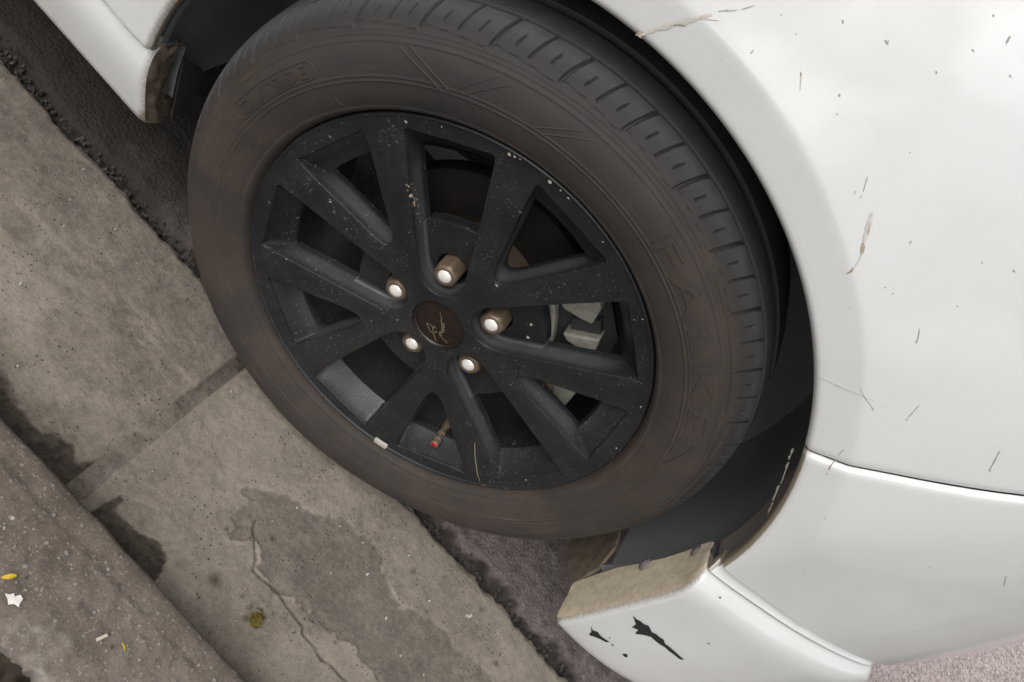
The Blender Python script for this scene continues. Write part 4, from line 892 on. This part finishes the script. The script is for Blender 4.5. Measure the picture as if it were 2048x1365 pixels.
# ------------------------------------------------------------------ marks on the paint
def skin(x, z, off=.0005): return (x, float(Yb(x, z)) - off, z)
SPLASH = [('smear', [(-0.0822, 0.6844), (-0.0797, 0.6928), (-0.0752, 0.7031), (-0.0691, 0.7162), (-0.0646, 0.7255), (-0.0608, 0.7327)], 0.00216), ('splash', [(-0.0841, 0.6832), (-0.0833, 0.6863), (-0.0798, 0.6853)], 0.00096), ('splash', [(-0.0737, 0.7064), (-0.0698, 0.7123), (-0.0662, 0.7147)], 0.00072), ('tar', [(-0.0595, 0.7368), (-0.0564, 0.7412), (-0.0544, 0.7429)], 0.00048), ('tar', [(-0.0546, 0.7426), (-0.0524, 0.746)], 0.00029), ('tar', [(-0.0507, 0.7483), (-0.049, 0.7519), (-0.0471, 0.7558)], 0.00034), ('smear', [(-0.0641, 0.7252), (-0.0597, 0.7292), (-0.0545, 0.7342)], 0.00036), ('splash', [(0.006, 0.7547), (0.009, 0.7529)], 0.00053), ('tar', [(0.0092, 0.7531), (0.0114, 0.7509), (0.0158, 0.7478)], 0.00024), ('smear', [(0.1154, 0.7375), (0.1203, 0.7326), (0.1246, 0.7281), (0.1304, 0.7218)], 0.00168), ('splash', [(0.121, 0.7318), (0.125, 0.7286), (0.1271, 0.7265)], 0.00096), ('splash', [(0.1306, 0.7213), (0.1339, 0.7189), (0.1374, 0.7159)], 0.00132), ('smear', [(0.1377, 0.7157), (0.1407, 0.7115), (0.1424, 0.7081)], 0.0006), ('splash', [(0.1426, 0.7065), (0.1443, 0.7034), (0.1443, 0.6998)], 0.00096), ('tar', [(0.0919, 0.7487), (0.0952, 0.7452)], 0.00048), ('tar', [(0.0952, 0.7452), (0.0992, 0.7409)], 0.00024), ('tar', [(0.1008, 0.7384), (0.1013, 0.7374)], 0.00048), ('tar', [(0.0955, 0.7381), (0.0971, 0.7357)], 0.00031), ('tar', [(0.2073, 0.6286), (0.2145, 0.6346), (0.2235, 0.6398), (0.2321, 0.6453), (0.2399, 0.651), (0.2495, 0.6554)], 0.00024), ('tar', [(0.2222, 0.6393), (0.2252, 0.641)], 0.00043), ('tar', [(0.2322, 0.6538), (0.2421, 0.6518), (0.2494, 0.6513), (0.2554, 0.6504)], 0.00026), ('tar', [(0.2538, 0.6506), (0.2565, 0.6501)], 0.00053), ('tar', [(0.212, 0.7141), (0.2164, 0.7107), (0.2209, 0.7068)], 0.00036), ('tar', [(0.22, 0.707), (0.2216, 0.7056)], 0.00058), ('tar', [(0.2716, 0.6779), (0.2743, 0.6719), (0.2779, 0.6644)], 0.00038), ('tar', [(0.2775, 0.6638), (0.2794, 0.6631)], 0.00048), ('tar', [(0.3451, 0.6989), (0.3504, 0.6929), (0.3576, 0.6846)], 0.00043), ('tar', [(0.3572, 0.6841), (0.36, 0.6833)], 0.00058), ('tar', [(0.4858, 0.6273), (0.4997, 0.6175)], 0.00034), ('splash', [(0.2852, 0.5977), (0.289, 0.5905), (0.292, 0.5866)], 0.00062), ('tar', [(0.2939, 0.5829), (0.296, 0.5824)], 0.00053), ('tar', [(0.279, 0.6093), (0.2818, 0.6028)], 0.00038), ('tar', [(0.0232, 0.8026), (0.0267, 0.8028)], 0.00062), ('tar', [(0.0258, 0.8014), (0.0249, 0.8043)], 0.00038), ('tar', [(0.0723, 0.8523), (0.0697, 0.8561)], 0.00072), ('tar', [(-0.0043, 0.7905), (-0.0018, 0.7897)], 0.00048), ('tar', [(0.0334, 0.7646), (0.0352, 0.7642)], 0.00062), ('tar', [(0.043, 0.7568), (0.0443, 0.7568)], 0.00048), ('tar', [(0.0596, 0.815), (0.0614, 0.8143)], 0.00043), ('tar', [(0.052, 0.8552), (0.0535, 0.855)], 0.00053), ('tar', [(-0.0244, 0.7374), (-0.0248, 0.7403)], 0.00048), ('tar', [(0.1502, 0.7437), (0.1489, 0.7455)], 0.00058), ('tar', [(0.2082, 0.7832), (0.2108, 0.7828)], 0.00048), ('tar', [(0.1694, 0.7134), (0.1688, 0.7145)], 0.00053), ('tar', [(0.1768, 0.7142), (0.1762, 0.7161)], 0.00048), ('tar', [(0.211, 0.7421), (0.2121, 0.7422)], 0.00048), ('tar', [(0.1918, 0.7703), (0.1911, 0.7717)], 0.00048), ('tar', [(0.0902, 0.8448), (0.0919, 0.8445)], 0.00053), ('tar', [(0.095, 0.7764), (0.0943, 0.7775)], 0.00043), ('tar', [(0.1689, 0.6859), (0.1699, 0.686)], 0.00053), ('tar', [(-0.032, 0.7647), (-0.031, 0.7649)], 0.00038), ('tar', [(-0.0163, 0.7651), (-0.0154, 0.7652)], 0.00038), ('tar', [(0.062, 0.8365), (0.0641, 0.8369)], 0.00038), ('tar', [(0.4388, 0.5847), (0.4415, 0.5844)], 0.00043), ('tar', [(0.3361, 0.5531), (0.3382, 0.5531)], 0.00043), ('tar', [(0.2365, 0.6134), (0.2377, 0.6136)], 0.00034)]
CHIPS = [[(0.3747, 0.2269), (0.3816, 0.2231), (0.3858, 0.2275), (0.3902, 0.226), (0.395, 0.2256), (0.3996, 0.2267), (0.4046, 0.228), (0.4044, 0.2234), (0.3967, 0.2196), (0.3905, 0.2143), (0.3889, 0.2115), (0.3862, 0.2122), (0.3837, 0.2187)], [(0.3737, 0.2949), (0.3756, 0.2949), (0.3799, 0.2942), (0.3847, 0.2961), (0.3903, 0.2959), (0.3939, 0.2989), (0.3985, 0.2971), (0.4053, 0.2932), (0.4103, 0.2954), (0.4162, 0.2945), (0.422, 0.2954), (0.4289, 0.2907), (0.4364, 0.2908), (0.4462, 0.2894), (0.4548, 0.2878), (0.4638, 0.2863), (0.4634, 0.2832), (0.4596, 0.2822), (0.4512, 0.2836), (0.4442, 0.2837), (0.4344, 0.2851), (0.4274, 0.2841), (0.4194, 0.2844), (0.4124, 0.2853), (0.4089, 0.2822), (0.4057, 0.2787), (0.4019, 0.2719), (0.399, 0.276), (0.3971, 0.2812), (0.3931, 0.279), (0.3903, 0.2773), (0.3894, 0.2812), (0.3875, 0.2862)], [(0.4299, 0.2245), (0.4296, 0.2281), (0.4314, 0.2304), (0.4349, 0.2287), (0.4369, 0.2245), (0.4347, 0.2232)], [(0.3975, 0.2349), (0.3987, 0.2357), (0.4004, 0.2334), (0.3993, 0.2329)], [(0.4088, 0.227), (0.4104, 0.2288), (0.4129, 0.2268), (0.4115, 0.2255)], [(0.3865, 0.3985), (0.3867, 0.4009), (0.3887, 0.3996), (0.3884, 0.3977)], [(0.4463, 0.3355), (0.4465, 0.3371), (0.4489, 0.3351), (0.4484, 0.3339)]]
for m_, pts, w_ in SPLASH:
    n_ = max(3, len(pts) * 4); P = np.array(pts); L = np.linspace(0, len(P) - 1, n_); q = np.stack([np.interp(L, range(len(P)), P[:, 0]), np.interp(L, range(len(P)), P[:, 1])], 1)
    v = []; cols = 4
    for i in range(n_):
        d = q[min(i + 1, n_ - 1)] - q[max(i - 1, 0)]; d /= np.hypot(*d) + 1e-9; w = w_ * (.45 + .75 * random.random()) * (.5 + math.sin(math.pi * (i + .7) / (n_ + .4)) * .6)
        for s_ in np.linspace(-1, 1, cols): c = q[i] + np.array([-d[1], d[0]]) * w * s_; v.append(skin(c[0], c[1], .0004 + .00025 * (1 - abs(s_))))
    mesh('mud_splash' if m_ != 'tar' else 'tar_spot', v, grid_faces(n_, cols), M[m_], fender)
for c_ in CHIPS: chip_poly('paint_chip', c_, lip, lambda x, z: lip_point(x, z, .0007), M['chip'])
for r_, t_, a_ in ((.2225, 111.5, .0022), (.2230, 110.2, .0016), (.2238, 108.9, .0012), (.2228, 100.8, .0026), (.2236, 97.9, .0014), (.2232, 95.6, .0014), (.2185, 137.6, .0020), (.2200, 128.4, .0012), (.2190, 83.0, .0012), (.2225, 62.0, .0011), (.2210, 34.5, .0016), (.2215, 17.0, .0016), (.2130, 341.0, .0014), (.1450, 210.0, .0014), (.1820, 211.6, .0015), (.1080, 60.5, .0022), (.1010, 52.0, .0024), (.0960, 88.5, .0020)):
    cx, cz = pol(r_, t_); k_ = 9
    mesh('paint_chip', [(cx + a_ * random.uniform(.45, 1.1) * math.cos(6.283 * i / k_ + t_), (YF - .0004 if r_ < .2222 else .0022 - .0011), cz + a_ * random.uniform(.35, .8) * math.sin(6.283 * i / k_ + t_)) for i in range(k_)], [tuple(range(k_))], M['weight'], wheel, smooth=False)
# torn edge of the liner where the bumper joins the fender
def torn():
    for a_, b_, r0, r1 in ((41.6, 39.4, .3622, .3618), (39.0, 34.6, .3622, .3640), (34.2, 31.0, .3636, .3660), (30.8, 28.2, .3668, .3692)):
        v = []; n = 16
        for i in range(n):
            u = i / (n - 1); t = a_ + (b_ - a_) * u; r = r0 + (r1 - r0) * u + .0004 * fbm((i * 1.3, a_, 1)); h = .0011 * (.4 + abs(fbm((i * .8, a_, 5))) * 2)
            for rr, y in ((r - h, -.0008), (r, -.0022), (r + .0006, -.0002)): v.append((rr * math.cos(R_(t)), y, ZC + rr * math.sin(R_(t))))
        mesh('torn_liner_edge', v, grid_faces(n, 3), M['weight'], car)
torn()
# crust of dried mud on one spoke, and a straw caught on another
MUDP = [(0.1401, 141.09, 0.0198), (0.148, 140.75, 0.0169), (0.1157, 142.67, 0.0296), (0.1373, 141.21, 0.0139), (0.1367, 141.3, 0.0097), (0.1563, 140.34, 0.0092), (0.1222, 142.04, 0.0241), (0.125, 141.95, 0.0215), (0.1285, 141.76, 0.019), (0.1487, 140.76, 0.0109), (0.1302, 141.64, 0.0173), (0.1378, 141.19, 0.0097), (0.1236, 142.01, 0.0131), (0.1146, 142.65, 0.0236), (0.1251, 141.93, 0.0147), (0.1483, 140.71, 0.0143), (0.1163, 142.53, 0.0236), (0.1213, 142.11, 0.0186), (0.1097, 143.04, 0.0296), (0.1562, 140.43, 0.008), (0.1356, 141.38, 0.0071), (0.1529, 140.56, 0.008), (0.1265, 141.91, 0.0224), (0.1132, 142.83, 0.0169), (0.1411, 141.09, 0.0135), (0.1342, 141.47, 0.0122), (0.1385, 141.14, 0.0126), (0.1406, 141.03, 0.0177), (0.1384, 141.2, 0.0143), (0.1304, 141.59, 0.0169), (0.1308, 141.63, 0.016), (0.1228, 142.04, 0.0215), (0.1518, 141.22, 0.005), (0.1414, 140.99, 0.0097), (0.1439, 140.97, 0.0177), (0.1575, 141.07, 0.005), (0.1189, 142.39, 0.0245), (0.1385, 141.18, 0.0143), (0.1228, 142.09, 0.0266), (0.1463, 140.83, 0.0063), (0.1449, 140.9, 0.0075), (0.151, 140.57, 0.0143), (0.1222, 142.11, 0.0253), (0.1377, 141.27, 0.0156), (0.1449, 140.93, 0.0105), (0.1376, 141.26, 0.0169), (0.1138, 142.83, 0.0228), (0.1133, 142.85, 0.0275), (0.1338, 141.41, 0.0105), (0.1398, 141.09, 0.0131), (0.1152, 142.7, 0.0186), (0.124, 142.04, 0.0287), (0.156, 140.58, 0.005), (0.1471, 140.76, 0.0101), (0.1276, 141.77, 0.0236), (0.1215, 142.19, 0.0143), (0.1306, 141.67, 0.019), (0.1199, 142.32, 0.0292), (0.1281, 141.81, 0.0177), (0.1409, 141.04, 0.0105)]
P_ = [(pol(r, t)[0], y - .0004, pol(r, t)[1], random.uniform(.0006, .0017), .6, gcol((.13, .09, .06), (.42, .35, .26))) for r, t, y in MUDP]
tag(pebbles('dried_mud', P_, wheel), kind='stuff')
STRAW = [[158.95, 326.53], [181.04, 324.83], [205.15, 323.94], [218.73, 324.01]]
scratch('straw', [pol(r / 1000, t) for r, t in STRAW], .0005, YF - .0006, M['straw'], wheel)
